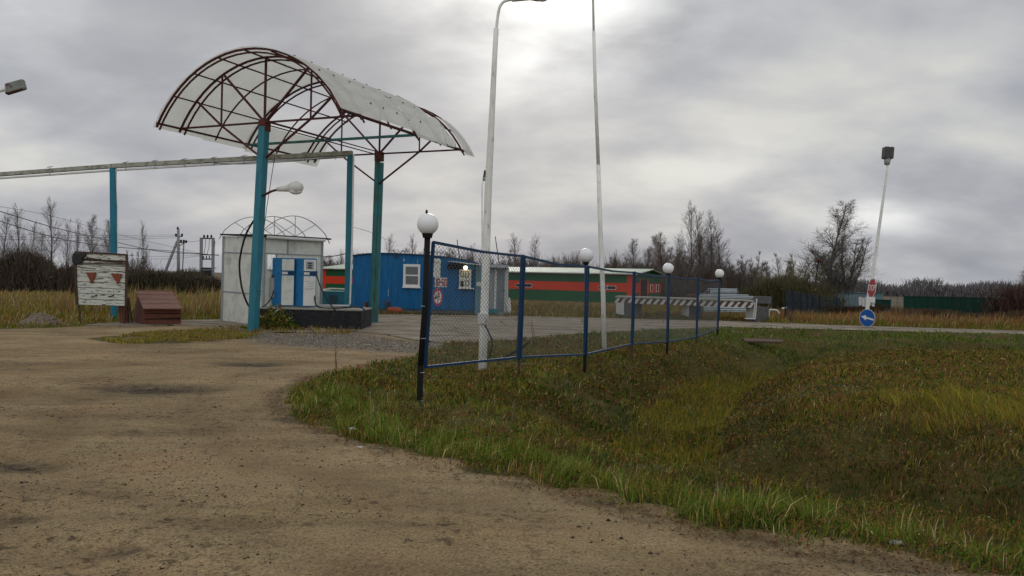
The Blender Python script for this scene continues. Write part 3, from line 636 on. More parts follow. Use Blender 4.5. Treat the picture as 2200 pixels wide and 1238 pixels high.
def make_tree(kind, seed, H):
    rg = random.Random(seed); tk = []; cr = []
    if kind == 'birch':
        nd = limb(tk, (0, 0, -.3), (0, 0, 1), H, H * .011, 12, rg, .05, .12)
        nb = 70
        for i in range(nb):
            t = .16 + .81 * (i / nb); k = min(int(t * 12), 11); p, d, r, _ = nd[k]; pr = nd[k - 1][0] if k else Vector((0, 0, 0)); p = pr.lerp(p, (t * 12) % 1)
            L = H * (.30 * (1 - t) ** .75 + .05) * rg.uniform(.6, 1.25)
            b = limb(cr, p, side(Vector((0, 0, 1)), R(rg.uniform(28, 66)), rg), L, H * .0034 * (1.2 - t), 5, rg, .13, .12)
            for (e, d2, r2, tt) in b:
                for _ in range(3):
                    c = limb(cr, e, side(d2, R(rg.uniform(22, 60)), rg), L * .5 * (1.25 - tt), TR * .8, 3, rg, .2, .04)
                    for (e3, d3, r3, t3) in c: limb(cr, e3, side(d3, R(rg.uniform(25, 60)), rg), L * .24 * rg.uniform(.5, 1.3), TR * .5, 2, rg, .25, -.02)
    elif kind == 'poplar':
        nd = limb(tk, (0, 0, -.3), (0, 0, 1), H, H * .010, 12, rg, .035, .12)
        for i in range(52):
            t = .16 + .80 * (i / 52); k = min(int(t * 12), 11); p = nd[k][0]
            L = H * (.30 * (1 - t) ** .7 + .04) * rg.uniform(.6, 1.2)
            b = limb(cr, p, side(Vector((0, 0, 1)), R(rg.uniform(22, 46)), rg), L, H * .0030 * (1.2 - t), 4, rg, .09, .2)
            for (e, d2, r2, tt) in b:
                for _ in range(2):
                    c = limb(cr, e, side(d2, R(rg.uniform(20, 50)), rg), L * .48 * (1.3 - tt), TR * .75, 3, rg, .15, .12)
                    for (e3, d3, r3, t3) in c: limb(cr, e3, side(d3, R(35), rg), L * .2 * rg.uniform(.5, 1.3), TR * .5, 1, rg, .2, .1)
    else:  # fan: many stems spreading from the foot
        ns = rg.randint(6, 9)
        for s in range(ns):
            az = 6.283 * s / ns + rg.random(); an = R(rg.uniform(4, 38)); d = Vector((math.cos(az) * math.sin(an), math.sin(az) * math.sin(an), math.cos(an)))
            L = H * rg.uniform(.80, .98) * (1 - an * .12)
            nd = limb(tk, (rg.gauss(0, .1), rg.gauss(0, .1), -.2), d, L, H * .012, 7, rg, .08, .07)
            for (e, d1, r1, t) in nd[1:]:
                for _ in range(6):
                    L2 = H * .25 * (1.25 - t) * rg.uniform(.6, 1.2)
                    b = limb(cr, e, side(d1, R(rg.uniform(18, 50)), rg), L2, H * .0028, 3, rg, .12, .12)
                    for (e2, d2, r2, t2) in b:
                        for _ in range(3):
                            c = limb(cr, e2, side(d2, R(rg.uniform(20, 50)), rg), L2 * .55, TR * .7, 2, rg, .2, .1)
                            limb(cr, c[0][0], side(c[0][1], R(40), rg), L2 * .3, TR * .5, 1, rg, .2, .1)
    return tk, cr
def tree_proto(name, kind, seed, H, bark, twig):
    tk, cr = make_tree(kind, seed, H)
    r = bpy.data.objects.new(name, None); COL.objects.link(r); OF[r.name] = Vector((0, 0, 0))
    np_obj('trunk', tk, bark, r, 6); np_obj('crown', cr, twig, r, 3); return r
PT = {}
for k, (nm, kd, H, bk, tw) in {'b': ('birch_tree', 'birch', 10, M['birch'], M['twig']), 'c': ('birch_tree', 'birch', 10, M['bark'], M['twig_red']), 'p': ('poplar_tree', 'poplar', 10, M['bark'], M['twig']),
        'q': ('poplar_tree', 'poplar', 10, M['bark'], M['twig']), 'f': ('bare_tree', 'fan', 8, M['bark'], M['twig']), 'o': ('bare_tree', 'fan', 8, M['bark'], M['twig_olive']), 'g': ('bare_tree', 'fan', 8, M['bark'], M['twig'])}.items():
    PT[k] = [tree_proto(nm, kd, hash_seed, H, bk, tw) for hash_seed in (ord(k) * 3 + 1, ord(k) * 3 + 2)]
HT = {'b': 10, 'c': 10, 'p': 10, 'q': 10, 'f': 8, 'o': 8, 'g': 8}
used = set()
def tree(kind, px, ytop, Y, label, group, wide=1.0, v=0, ybase=None):
    top = A(px, ytop, Y); gzv = gz(top.x, Y); H = (top.z - gzv); s = H / HT[kind] * (1.0 if kind not in 'fog' else 1.06)
    pr = PT[kind][v % 2]; rot = RNG.random() * 6.28
    if (kind, v % 2) in used: o = dup(pr, (top.x, Y, gzv), rot, (s * wide, s * wide, s), label)
    else: o = pr; o.location = (top.x, Y, gzv); o.rotation_euler = (0, 0, rot); o.scale = (s * wide, s * wide, s); used.add((kind, v % 2))
    tag(o, label, 'tree', group)
gl = 'bare trees above the hedge at the far left'
for i, (k, px, yt, Y, lb, wd_) in enumerate([
    ('p', 12, 462, 72, 'bare poplar at the very left edge of the photo above the dark hedge', 1.1),
    ('p', 44, 444, 74, 'tall bare poplar above the hedge, second from the left edge', 1.0),
    ('p', 70, 482, 78, 'shorter bare poplar between the two tall ones at far left', 1.0),
    ('p', 112, 430, 72, 'tallest bare poplar at far left, above the dark hedge', 1.0),
    ('q', 142, 478, 76, 'slim bare poplar just left of the peeling white board', .9),
    ('q', 168, 478, 80, 'thin bare poplar directly above the left corner of the white board', .8),
    ('b', 206, 462, 76, 'bare birch rising above the peeling white board', .75),
    ('b', 227, 466, 78, 'bare birch touching the left side of the light blue pipe post', .65),
    ('q', 313, 482, 64, 'lone bare sapling between the blue post and the utility pole', .7),
    ('f', 292, 536, 66, 'low bare tree right of the light blue pipe post', .8),
    ('p', 90, 500, 84, 'faint bare poplar half hidden between its taller neighbours at far left', .9),
    ]): tree(k, px, yt, Y, lb, gl, wd_, i)
gl = 'bare trees behind the blue kiosk and the barn'
for i, (k, px, yt, Y, lb, wd_) in enumerate([
    ('f', 700, 545, 92, 'low bare tree behind the left end of the barn', 1.2),
    ('q', 735, 540, 95, 'thin bare tree seen between shelter and pipe post', .8),
    ('f', 775, 540, 94, 'bushy bare tree behind the left corner of the kiosk', 1.2),
    ('p', 832, 506, 96, 'bare poplar above the roof of the blue kiosk, right of the canopy column', 1.0),
    ('f', 862, 530, 98, 'bushy bare tree above the kiosk window', 1.3),
    ('q', 888, 510, 94, 'bare tree just left of the nearest globe lamp', 1.0),
    ('g', 920, 535, 98, 'bushy bare tree directly behind the nearest globe lamp', 1.3),
    ('g', 965, 535, 94, 'bushy bare tree above the lit serving hatch', 1.4),
    ('q', 1010, 528, 98, 'bare tree left of the tall white lamp mast', 1.1),
    ('p', 1113, 506, 90, 'bare tree right of the tall white lamp mast above the barn roof', 1.2),
    ('p', 1150, 512, 92, 'bare tree above the barn roof, left of the second globe lamp', 1.2),
    ('f', 1085, 540, 94, 'bushy bare tree above the grey porch door', 1.3),
    ('q', 1218, 548, 98, 'small bare tree just left of the second globe lamp', 1.0),
    ('g', 1185, 555, 98, 'low bushy tree above the middle of the barn roof', 1.2),
    ('f', 1330, 548, 92, 'bushy bare tree right of the thin white mast', 1.3),
    ('p', 1318, 540, 95, 'thin bare tree right of the thin white mast', .8),
    ('b', 1375, 513, 88, 'bare birch above the right end of the barn roof', 1.1)]): tree(k, px, yt, Y, lb, gl, wd_, i)
gl = 'tall bare trees right of the barn'
for i, (k, px, yt, Y, lb, wd_) in enumerate([
    ('b', 1412, 505, 90, 'bare birch above the barn end wall', 1.1),
    ('c', 1432, 496, 86, 'reddish bare tree directly above the third globe lamp', 1.1),
    ('p', 1458, 508, 90, 'bare tree between the third globe lamp and the tallest trees', 1.0),
    ('p', 1486, 438, 84, 'tallest bare tree right of the third globe lamp', 1.0),
    ('q', 1514, 456, 86, 'tall bare tree, second of the tall group right of the barn', 1.1),
    ('p', 1536, 460, 85, 'tall bare tree just left of the last globe lamp', 1.0),
    ('q', 1556, 492, 88, 'bare tree directly above the last globe lamp', 1.3),
    ('b', 1402, 530, 94, 'smaller bare birch right behind the barn end wall', 1.3),
    ('f', 1447, 528, 92, 'bushy bare tree between the third globe lamp and the tall group', 1.3),
    ('c', 1500, 500, 92, 'reddish bare tree half hidden inside the tall group', 1.4),
    ('b', 1548, 505, 94, 'bare birch half hidden above the last globe lamp', 1.3),
    ('f', 1600, 562, 78, 'low spreading bare tree between the last globe lamp and the rails', 1.3),
    ('f', 1580, 556, 74, 'spreading bare tree right of the last globe lamp', 1.1),
    ('f', 1622, 545, 72, 'fan shaped bare tree above the stacked crash barrier rails', 1.0),
    ('g', 1470, 540, 80, 'bushy bare tree low in the tall group, above the striped beam', 1.3)]): tree(k, px, yt, Y, lb, gl, wd_, i)
gl = 'bare trees above the blue mesh fence'
tree('o', 1686, 541, 62, 'olive toned spreading willow left of the tall birch', gl, 1.1, 0)
tree('o', 1722, 545, 64, 'olive toned willow touching the tall birch on its left', gl, .95, 1)
tree('o', 1655, 580, 60, 'low olive toned willow above the end of the striped ramp', gl, 1.0, 0)
tree('b', 1776, 430, 70, 'tall solitary birch with drooping twigs, left of the leaning lamp', gl, 1.45, 0)
tree('g', 1822, 508, 66, 'round fan shaped bare tree beside the tall birch, left of the stop sign', gl, 1.3, 1)
tree('g', 1792, 540, 68, 'lower bare tree between the tall birch and the round one', gl, 1.0, 0)
tree('c', 2203, 560, 52, 'reddish bare bush tree at the right edge of the photo', gl, 1.1, 1)
for k in PT:
    for i, p in enumerate(PT[k]):
        if (k, i) not in used:
            for c in list(p.children): bpy.data.objects.remove(c)
            bpy.data.objects.remove(p)
def brush(name, pts, depth, n, h, m, label, jag=.35, leafcol=None, nl=0):
    """dense undergrowth: upright twigs round a line of points (x, y)"""
    P = np.array(pts, float); seg = np.linalg.norm(np.diff(P, axis=0), axis=1); cs = np.concatenate([[0], np.cumsum(seg)])
    def pos(n):
        t = RNG.random(n) * cs[-1]; x = np.interp(t, cs, P[:, 0]) + RNG.normal(0, depth * .35, n); y = np.interp(t, cs, P[:, 1]) + RNG.uniform(-depth / 2, depth / 2, n); return x, y
    x, y = pos(n); hl = h * (1 - jag + 2 * jag * np.clip((fbm(x, y, 2.2, 4, 95) - .5) * 2.4 + .5, 0, 1.2)) ; z0 = ground_z(x, y) + RNG.random(n) ** 1.3 * hl * .75; L = RNG.uniform(.3, .8, n) * hl * .6 + .15
    L = np.minimum(L, np.maximum(hl - (z0 - ground_z(x, y)), .2)); dx = RNG.normal(0, .28, n) * L; dy = RNG.normal(0, .28, n) * L
    S = np.stack([x, y, z0, x + dx, y + dy, z0 + L, np.full(n, .017), np.full(n, .007)], 1)
    V, T = tubes_np(S, 3); C = np.repeat(pick(n, m[0], m[1]), 6, 0)
    if nl:
        x, y = pos(nl); hl = h * (1 - jag + 2 * jag * np.clip((fbm(x, y, 2.2, 4, 95) - .5) * 2.4 + .5, 0, 1.2)) * .8; z = ground_z(x, y) + RNG.random(nl) ** .9 * hl; s = RNG.uniform(.06, .2, nl)
        a = RNG.random(nl) * 6.28; b = RNG.random(nl) * 3.14; c = np.stack([x, y, z], 1)
        u = np.stack([np.cos(a), np.sin(a), np.sin(b) * .6], 1) * s[:, None]; w = np.stack([-np.sin(a) * np.cos(b), np.cos(a) * np.cos(b), np.sin(b)], 1) * s[:, None] * .7
        V2 = np.stack([c - u, c + w, c + u * .8], 1).reshape(-1, 3); T2 = np.arange(nl * 3).reshape(-1, 3) + len(V)
        V = np.concatenate([V, V2]); T = np.concatenate([T, T2]); C = np.concatenate([C, np.repeat(pick(nl, leafcol[0], leafcol[1]), 3, 0)])
    me = np_mesh(name, V, T, C); me.materials.append(M['stone']); o = bpy.data.objects.new(name, me); COL.objects.link(o); tag(o, label, 'undergrowth', kind='stuff')
tw = lambda *c: [np.array(q) for q in c]
tmix = (tw((.15, .118, .095), (.11, .085, .068), (.21, .17, .135)), [.5, .3, .2])
dmix = (tw((.095, .082, .052), (.06, .058, .036), (.13, .10, .072)), [.5, .3, .2])
lx = lambda px, Y: (px - 1100) / F * Y
brush('hedge', [(lx(-120, 58), 58), (lx(160, 60), 60), (lx(240, 62), 62)], 5, 14000, 2.45, (tw((.13, .09, .075), (.09, .068, .052), (.085, .09, .05)), [.4, .4, .2]), 'dense dark bare hedge across the left of the field', .36, dmix, 6000)
brush('hedge', [(lx(262, 62), 62), (lx(330, 60), 60), (lx(400, 60), 60), (lx(480, 60), 60)], 4, 9000, 1.55, dmix, 'lower dark olive hedge behind the utility pole', .3, (tw((.05, .045, .022), (.03, .03, .014)), [.5, .5]), 9000)
brush('undergrowth', [(lx(640, 92), 92), (lx(900, 93), 93), (lx(1180, 94), 94), (lx(1400, 90), 90)], 6, 26000, 3.1, tmix, 'dense brown bare undergrowth behind the kiosk and the barn', .5, (tw((.12, .095, .075), (.09, .07, .055)), [.5, .5]), 5000)
brush('undergrowth', [(lx(1385, 88), 88), (lx(1480, 86), 86), (lx(1575, 88), 88)], 6, 13000, 3.0, tmix, 'brown bare undergrowth among the tall trees right of the barn', .4, (tw((.10, .085, .05), (.07, .058, .038)), [.5, .5]), 5000)
brush('bushes', [(lx(1625, 58), 58), (lx(1700, 58), 58), (lx(1745, 62), 62)], 3, 9000, 1.9, (tw((.11, .098, .05), (.075, .064, .035)), [.6, .4]), 'olive brown bushes behind the end of the concrete ramp', .3, (tw((.09, .082, .036), (.05, .05, .024)), [.5, .5]), 5000)
brush('bushes', [(lx(1825, 50), 50), (lx(1870, 52), 52)], 2, 2500, .8, (tw((.07, .045, .03), (.05, .033, .022)), [.6, .4]), 'brown bushes in front of the slate blue shed', .3)
brush('bushes', [(lx(2190, 48), 48), (lx(2280, 47), 47), (lx(2400, 46), 46)], 3, 7000, 2.3, (tw((.11, .06, .05), (.07, .042, .038)), [.6, .4]), 'dark reddish bushes at the right edge of the photo', .3, dmix, 3000)
brush('undergrowth', [(lx(1960, 46), 46), (lx(2200, 44), 44), (lx(2400, 42), 42)], 3, 5000, .65, (tw((.12, .08, .05), (.08, .055, .035)), [.6, .4]), 'brown dry undergrowth in front of the long dark green fence', .35)
def far_wood():
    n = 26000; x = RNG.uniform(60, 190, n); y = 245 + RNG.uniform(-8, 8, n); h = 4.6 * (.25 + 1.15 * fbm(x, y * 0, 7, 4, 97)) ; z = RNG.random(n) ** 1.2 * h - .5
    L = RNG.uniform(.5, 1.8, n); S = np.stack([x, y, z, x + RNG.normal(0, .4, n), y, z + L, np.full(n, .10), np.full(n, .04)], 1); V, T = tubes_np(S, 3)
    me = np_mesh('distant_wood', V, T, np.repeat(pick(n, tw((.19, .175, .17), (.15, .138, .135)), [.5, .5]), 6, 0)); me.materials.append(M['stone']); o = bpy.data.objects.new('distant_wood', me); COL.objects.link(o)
    tag(o, 'hazy distant bare wood on the horizon at the right', 'wood', kind='stuff')
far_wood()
def far_mass(x0, x1, yy, h, name, label, n):
    x = RNG.uniform(x0, x1, n); y = yy + RNG.uniform(-4, 4, n); hh = h * (.35 + .9 * fbm(x, y * 0, 5, 4, 98)); z = RNG.random(n) ** 1.1 * hh - .3 + ground_z(x, y)
    S = np.stack([x, y, z, x + RNG.normal(0, .25, n), y, z + RNG.uniform(.4, 1.3, n), np.full(n, .045), np.full(n, .02)], 1); V, T = tubes_np(S, 3)
    me = np_mesh(name, V, T, np.repeat(pick(n, tw((.095, .078, .068), (.065, .052, .045)), [.5, .5]), 6, 0)); me.materials.append(M['stone']); o = bpy.data.objects.new(name, me); COL.objects.link(o); tag(o, label, 'wood', kind='stuff')
far_mass(-20, 27, 128, 4.6, 'distant_thicket', 'grey brown thicket behind the bare trees of the middle', 14000)

# ------------------------------------------------------------------ canopy
U = Vector((.41, .912, 0)).normalized(); Vd = Vector((.912, -.41, 0)).normalized(); OC = Vector((-7.12, 23.07, 0))
ZC = 5.93; HW = 3.21; RISE = 1.85; RR = (HW * HW + RISE * RISE) / (2 * RISE); CZ = ZC + RISE - RR; PM = math.asin(HW / RR)
def CP(s, v, z): return OC + U * s + Vd * v + Vector((0, 0, z))
def AP(s, phi, dr=0): return CP(s, (RR + dr) * math.sin(phi), CZ + (RR + dr) * math.cos(phi))
can = thing('canopy', 'arched filling station canopy with torn cloudy sheets over a rusty maroon frame', 'canopy', (-7.05, 23.07, 0))
b1_, b2_ = A(543, 712, 23.1), A(803, 696, 28.9)
c1 = MB(); c1.bar((b1_.x, b1_.y, -.2), CP(0, 0, 5.8), .225, .225, up=U)
col1 = c1.build('column', M['teal'], can, bevel=.01); col1['label'] = 'near light teal canopy column with chipped paint'
MB().bar(Vector((b1_.x, b1_.y, 2.52 * .45)) + Vector((.05, 0, 0)), Vector((b1_.x, b1_.y, 1.17)) + Vector((.052, 0, 0)), .24, .24, up=U).build('band', M['teal_dark'], col1)
c2t = CP(5.85, 0, 5.78)
c2 = MB(); off = Vector((.07, 0, 0)); c2.bar(Vector((b2_.x, b2_.y, -.2)) - off, c2t - off, .155, .22); c2.bar(Vector((b2_.x, b2_.y, -.2)) + off * 1.1, c2t + off * 1.1 - Vector((0, 0, .15)), .135, .18)
o = c2.build('column', M['teal_dark'], can, bevel=.01); o['label'] = 'far canopy column, greenish and rust streaked'
def arch(mb, s, dr=0, w=.05, p0=-1, p1=1, n=22, ext=0.0):
    pts = [AP(s, PM * (p0 + (p1 - p0) * i / n) * (1 + ext), dr) for i in range(n + 1)]
    for i in range(n): mb.bar(pts[i], pts[i + 1], w, w)
S_END = 6.45
for s in (-.8, .05, 1.5, 2.9, 4.35, 5.85, S_END):
    r = MB(); arch(r, s, 0, .05 if s not in (1.5, 4.35) else .035, ext=.03)
    if s in (.05, 2.9, 5.85, -.8): arch(r, s + (.16 if s > 0 else .05), -.05 if s > 0 else -.09, .04, ext=.04)
    r.build('arch_rib', M['maroon'], can)
for k in range(9):
    f = -1 + 2 * k / 8; MB().bar(AP(-.85, PM * f, -.04), AP(S_END + .02, PM * f, -.04), .035, .035).build('purlin', M['maroon'], can)
for ti, s in enumerate((0.02, 5.83)):
    t = MB(); t.bar(CP(s, -HW, ZC), CP(s, HW, ZC), .05, .05)
    t.bar(CP(s, 0, ZC - .15), AP(s, 0), .06, .06)
    for sg in (-1, 1):
        pa, pb = PM * .42 * sg, PM * .74 * sg; hx = HW * .5 * sg
        t.bar(CP(s, 0, ZC), AP(s, pa), .055, .055); t.bar(CP(s, hx, ZC), AP(s, math.asin(hx / RR)), .045, .045)
        t.bar(CP(s, hx, ZC), AP(s, pb), .05, .05)
        t.bar(CP(s, hx, ZC), CP(s, 0, ZC - 1.05), .05, .05)
    t.build('truss', M['maroon'], can)
    MB().box(CP(s, 0, ZC - .1), (.24, .24, .32), math.atan2(U.y, U.x)).build('bracket', M['rust'], can)
t = MB(); t.bar(CP(2.9, -HW, ZC - .02), CP(2.9, HW, ZC - .02), .085, .07); t.build('tie_beam', M['teal_dark'], can)
MB().bar(CP(.1, .12, ZC + .02), CP(5.8, .12, ZC + .02), .03).bar(CP(.1, -.12, ZC - .02), CP(5.8, -.12, ZC - .02), .03).build('long_tie', M['maroon'], can)
edge = MB(); edge.bar(AP(-.85, PM, 0), AP(S_END + .15, PM, 0), .05, .05); edge.bar(AP(-.85, -PM, 0), AP(S_END, -PM, 0), .05, .05); edge.build('eaves_bar', M['maroon'], can)
def sheet(s0, s1, f0, f1, lift=.03, tear=0):
    mb = MB(); ns = 6; nf = 7; g = []
    for i in range(ns + 1):
        for j in range(nf + 1):
            s = s0 + (s1 - s0) * i / ns; f = f0 + (f1 - f0) * j / nf
            if tear and i == ns: s += random.uniform(-.22, .1)
            wv = lift + .012 * math.sin(s * 5 + f * 7) + (random.uniform(0, .05) if tear and i >= ns - 1 else 0)
            g.append(AP(s, PM * f, wv))
    n = len(g); q = [p + (p - CP((p - OC).dot(U), 0, CZ)).normalized() * .008 for p in g]
    idx = lambda i, j: i * (nf + 1) + j; fs = []
    for i in range(ns):
        for j in range(nf):
            a, b, c, d = idx(i, j), idx(i + 1, j), idx(i + 1, j + 1), idx(i, j + 1); fs += [(n + a, n + d, n + c, n + b)]
    mb.add(g + q, fs); mb.build('roof_sheet', M['sheet'], can, smooth=True)
sheet(-.88, 1.02, -1.04, -.02); sheet(-.88, 1.02, -.03, 1.0, .04)
sheet(1.0, 2.9, -1.05, -.05, .02); sheet(1.0, 2.9, -.06, .98, .03)
sheet(2.88, 3.0, -1.05, -.1, .03, 1); sheet(2.88, 4.1, .02, 1.03, .04, 1); sheet(4.05, 4.85, .36, 1.03, .045, 1); sheet(4.8, 5.35, .68, 1.02, .05, 1)
sheet(2.9, 6.75, -1.07, -.80, .03); sheet(5.95, 6.6, .60, 1.05, .03)
for f in (.12, .35, .6, .84):
    for s_ in np.arange(-.4, 4.6, .7):
        if random.random() < .8: MB().disc(AP(s_ + random.uniform(-.1, .1), PM * f, .05), .03, AP(s_, PM * f, 1) - AP(s_, PM * f, 0), .02, 6).build('screw_washer', M['ink'], can)

# lamp on the near column
lp = A(566, 420, 23.0); tip = A(603, 406, 22.4)
lt = thing('column_lamp', 'white cobra head lamp on a rusty bracket halfway up the near teal column', 'lamp', tuple(lp))
MB().path([lp, lp.lerp(tip, .5) + Vector((0, 0, .03)), tip], .035, 8).build('bracket', M['rust'], lt, smooth=True)
def cobra(name_b, a, b, r, parent, glass=True):
    d = (b - a); P = [a, a + d * .12, a + d * .45, a + d * .62, a + d * .85, b]; rr = [r * .35, r * .4, r * .55, r * .95, r, r * .55]
    hd = MB().path(P, rr, 14).build(name_b, M['panel'], parent, smooth=True)
    if glass: MB().sphere(a + d * .76 - Vector((0, 0, r * .45)), r * .9, 16, 10, (1.25, .9, .75)).build('glass_bowl', M['globe'], parent, smooth=True)
    return hd
cobra('lamp_head', A(596, 407, 22.45), A(648, 402, 22.2), .17, lt)

# ------------------------------------------------------------------ pump island
isl = thing('pump_island', 'tall black tarred concrete pump island with pale top edge', 'pump island', (-6.1, 25, 0))
x0, x1 = lx(556, 24.8), lx(777, 24.8)
MB().box(((x0 + x1) / 2, 25.75, .28), (x1 - x0, 1.9, .60)).build('island_base', M['tar'], isl, bevel=.02)
MB().box(((x0 + x1) / 2 - .01, 25.75, .605), (x1 - x0 + .03, 1.96, .05)).build('top_slab', M['conc'], isl, bevel=.012)
def dispenser(pxc, Y, label, screen):
    """pxc = pixel column of the near vertical corner"""
    ang = R(-16); c0 = A(pxc, 660, Y); base = Vector((c0.x, Y, .63)); t = thing('fuel_dispenser', label, 'fuel pump', tuple(base), 'two fuel dispensers on the island')
    ca, sa = math.cos(R(12)), math.sin(R(12)); fx = Vector((ca, sa, 0)); sx = Vector((-.80, .60, 0))   # front runs right, flank runs back-left
    wf, ws, h = .40, .46, 1.53
    P = lambda a, b, z: base + fx * a + sx * b + Vector((0, 0, z))
    def slab(a0, a1, b0, b1, z0, z1): return [P(a0, b0, z0), P(a1, b0, z0), P(a1, b1, z0), P(a0, b1, z0)], Vector((0, 0, z1 - z0))
    mb = MB(); mb.prism(*slab(0, wf, 0, ws, .03, h)); body = mb.build('cabinet', M['pump_blue'], t, bevel=.008)
    nf = Vector((fx.y, -fx.x, 0))
    def plate(name, a0, a1, z0, z1, th, m, par=t):
        q = [P(a0, 0, z0) + nf * .002, P(a1, 0, z0) + nf * .002, P(a1, 0, z1) + nf * .002, P(a0, 0, z1) + nf * .002]; return MB().prism(q, nf * th).build(name, m, par, bevel=.004)
    d1 = plate('lower_door', .015, wf - .02, .06, .98, .022, M['panel'] if not screen else M['white']); d2 = plate('head_panel', .015, wf - .02, 1.14, 1.49, .03, M['panel'] if not screen else M['white'])
    plate('label_strip', .01, wf - .015, 1.01, 1.11, .012, M['fence_blue']); plate('label_plate', .02, .19, 1.02, 1.10, .018, M['paper'])
    plate('lock', .17, .20, .925, .945, .03, M['ink'], d1); plate('lock', .18, .20, 1.455, 1.47, .038, M['ink'], d2)
    if screen:
        plate('screen_bezel', .08, .31, 1.19, 1.43, .036, M['alu'], d2)
        for z in (1.22, 1.29, 1.36): plate('display', .14, .25, z, z + .042, .04, M['ink'], d2)
        nz = MB()
        for k, (z, a) in enumerate([(.80, .30), (.75, .16), (.70, .15), (.65, .16), (.60, .28), (.56, .22)]):
            q0 = .06 if a > .2 else .15; nz.add([P(q0, 0, z) + nf * .0265, P(q0 + a, 0, z) + nf * .0265, P(q0 + a, 0, z + .012) + nf * .0265, P(q0, 0, z + .012) + nf * .0265], [(0, 1, 2, 3)])
        nz.build('notice_print', M['alu'], d1)
    # nozzle boot on the far side
    MB().box(P(wf + .05, ws * .4, 1.0), (.07, .16, .3), R(12)).build('nozzle_boot', M['teal'], t, bevel=.01)
    MB().path([P(wf + .09, ws * .4, .95), P(wf + .12, ws * .4, 1.1), P(wf + .08, ws * .4, 1.2)], [.02, .03, .02], 8).build('nozzle', M['ink'], t, smooth=True)
    return t, P
d1, P1 = dispenser(603, 25.35, 'left blue and cream fuel dispenser with blank head panel', False)
d2, P2 = dispenser(650, 25.25, 'right blue and white fuel dispenser with three display windows and a notice', True)
def bez(pts, n=24):
    pts = [Vector(p) for p in pts]; out = []
    P = [pts[0]] + pts + [pts[-1]]
    for i in range(1, len(P) - 2):
        for k in range(n // (len(pts) - 1) + 1):
            t = k / (n // (len(pts) - 1) + 1); a, b, c, d = P[i - 1], P[i], P[i + 1], P[i + 2]
            out.append(.5 * ((2 * b) + (-a + c) * t + (2 * a - 5 * b + 4 * c - d) * t * t + (-a + 3 * b - 3 * c + d) * t ** 3))
    return out + [pts[-1]]
h1 = MB().path(bez([A(680, 590, 25.3), A(690, 620, 25.0), A(712, 657, 24.6), A(745, 690, 24.4), A(770, 697, 24.4), A(783, 685, 24.5), A(782, 665, 24.6), A(765, 660, 24.7), A(725, 662, 24.9), A(685, 660, 25.1), A(676, 640, 25.3), A(677, 600, 25.4)], 60), .022, 6).build('hose', M['rubber'], None, O=A(745, 690, 24.4), smooth=True)
tag(h1, 'black fuel hose looping down over the right end of the island', 'hose')
h2 = MB().path(bez([A(548, 470, 23.4), A(528, 505, 23.6), A(515, 560, 23.7), A(518, 610, 23.7), A(528, 645, 23.6), A(541, 668, 23.5)], 40), .03, 6).build('hose', M['rubber'], None, O=A(541, 668, 23.5), smooth=True)
tag(h2, 'thick black hose hanging in a bow left of the near teal column', 'hose')
h3 = MB().path(bez([A(556, 675, 24.6), A(568, 686, 24.5), A(582, 684, 24.5), A(592, 670, 24.6), A(604, 662, 24.8)], 24), .014, 6).build('cable', M['white'], None, O=A(575, 686, 24.5), smooth=True)
tag(h3, 'thin white cable drooping over the left part of the black island', 'cable')
h4 = MB().path(bez([A(560, 661, 25), A(570, 656, 25.1), A(582, 642, 25.3), A(588, 625, 25.5)], 24), .018, 6).build('hose', M['rubber'], None, O=A(560, 661, 25), smooth=True)
tag(h4, 'short black hose rising to the left dispenser', 'hose')

# ------------------------------------------------------------------ white shelter
nc = Vector((-7.80, 25.55, 0)); dl = Vector((-2.08, 2.2, 0)).normalized(); dr = Vector((.727, .687, 0)).normalized(); nL = Vector((-dl.y, dl.x, 0)) * -1
nL = Vector((-.727, -.687, 0)); nR = Vector((.687, -.727, 0)); Ls, Lf = 2.95, 2.05
sh = thing('shelter', 'white panelled metal shelter with three thin bare roof arches', 'shelter', tuple(nc))
zt = 2.80; zb = .02
MB().prism([nc, nc + dl * Ls, nc + dl * Ls + Vector((0, 0, zt + .1)), nc + Vector((0, 0, zt))], nL * -.05).build('side_wall', M['panel'], sh)
wz0, wz1 = 1.78, 2.28; wx0, wx1 = .12, .42
fw = MB()
def fq(a0, a1, z0, z1, mb, th=-.05, o=0): mb.prism([nc + dr * a0 + Vector((0, 0, z0)) + nR * o, nc + dr * a1 + Vector((0, 0, z0)) + nR * o, nc + dr * a1 + Vector((0, 0, z1)) + nR * o, nc + dr * a0 + Vector((0, 0, z1)) + nR * o], nR * th)
fq(0.06, wx0, zb, zt, fw); fq(wx0, wx1, zb, wz0, fw); fq(wx0, wx1, wz1, zt, fw); fq(wx1, Lf, zb, zt, fw)
fw.build('front_wall', M['panel'], sh)
w = MB()
for q_ in ((wx0, wz0, wx1, wz0), (wx1, wz0, wx1, wz1), (wx0, wz1, wx1, wz1)): w.bar(nc + dr * q_[0] + Vector((0, 0, q_[1])) + nR * .01, nc + dr * q_[2] + Vector((0, 0, q_[3])) + nR * .01, .03)
w.build('window_frame', M['alu'], sh)
al = MB()
for a in (0.0, 1.0): p = nc + dl * Ls * a + nL * .01; al.bar(p, p + Vector((0, 0, zt + .1 * a)), .07, .07)
p = nc + dr * Lf; al.bar(p, p + Vector((0, 0, zt)), .07, .07); p = nc + dr * .80 + nR * .012; al.bar(p + Vector((0, 0, 2.3)), p + Vector((0, 0, zt)), .05, .03)
for z in (1.0, 2.28): al.bar(nc + nL * .012 + Vector((0, 0, z)), nc + dl * Ls + nL * .012 + Vector((0, 0, z + (.03 if z < 2 else .08))), .04, .03)
al.bar(nc + nR * .012 + Vector((0, 0, 2.3)), nc + dr * Lf + nR * .012 + Vector((0, 0, 2.3)), .035, .03)
al.build('frame', M['alu'], sh)
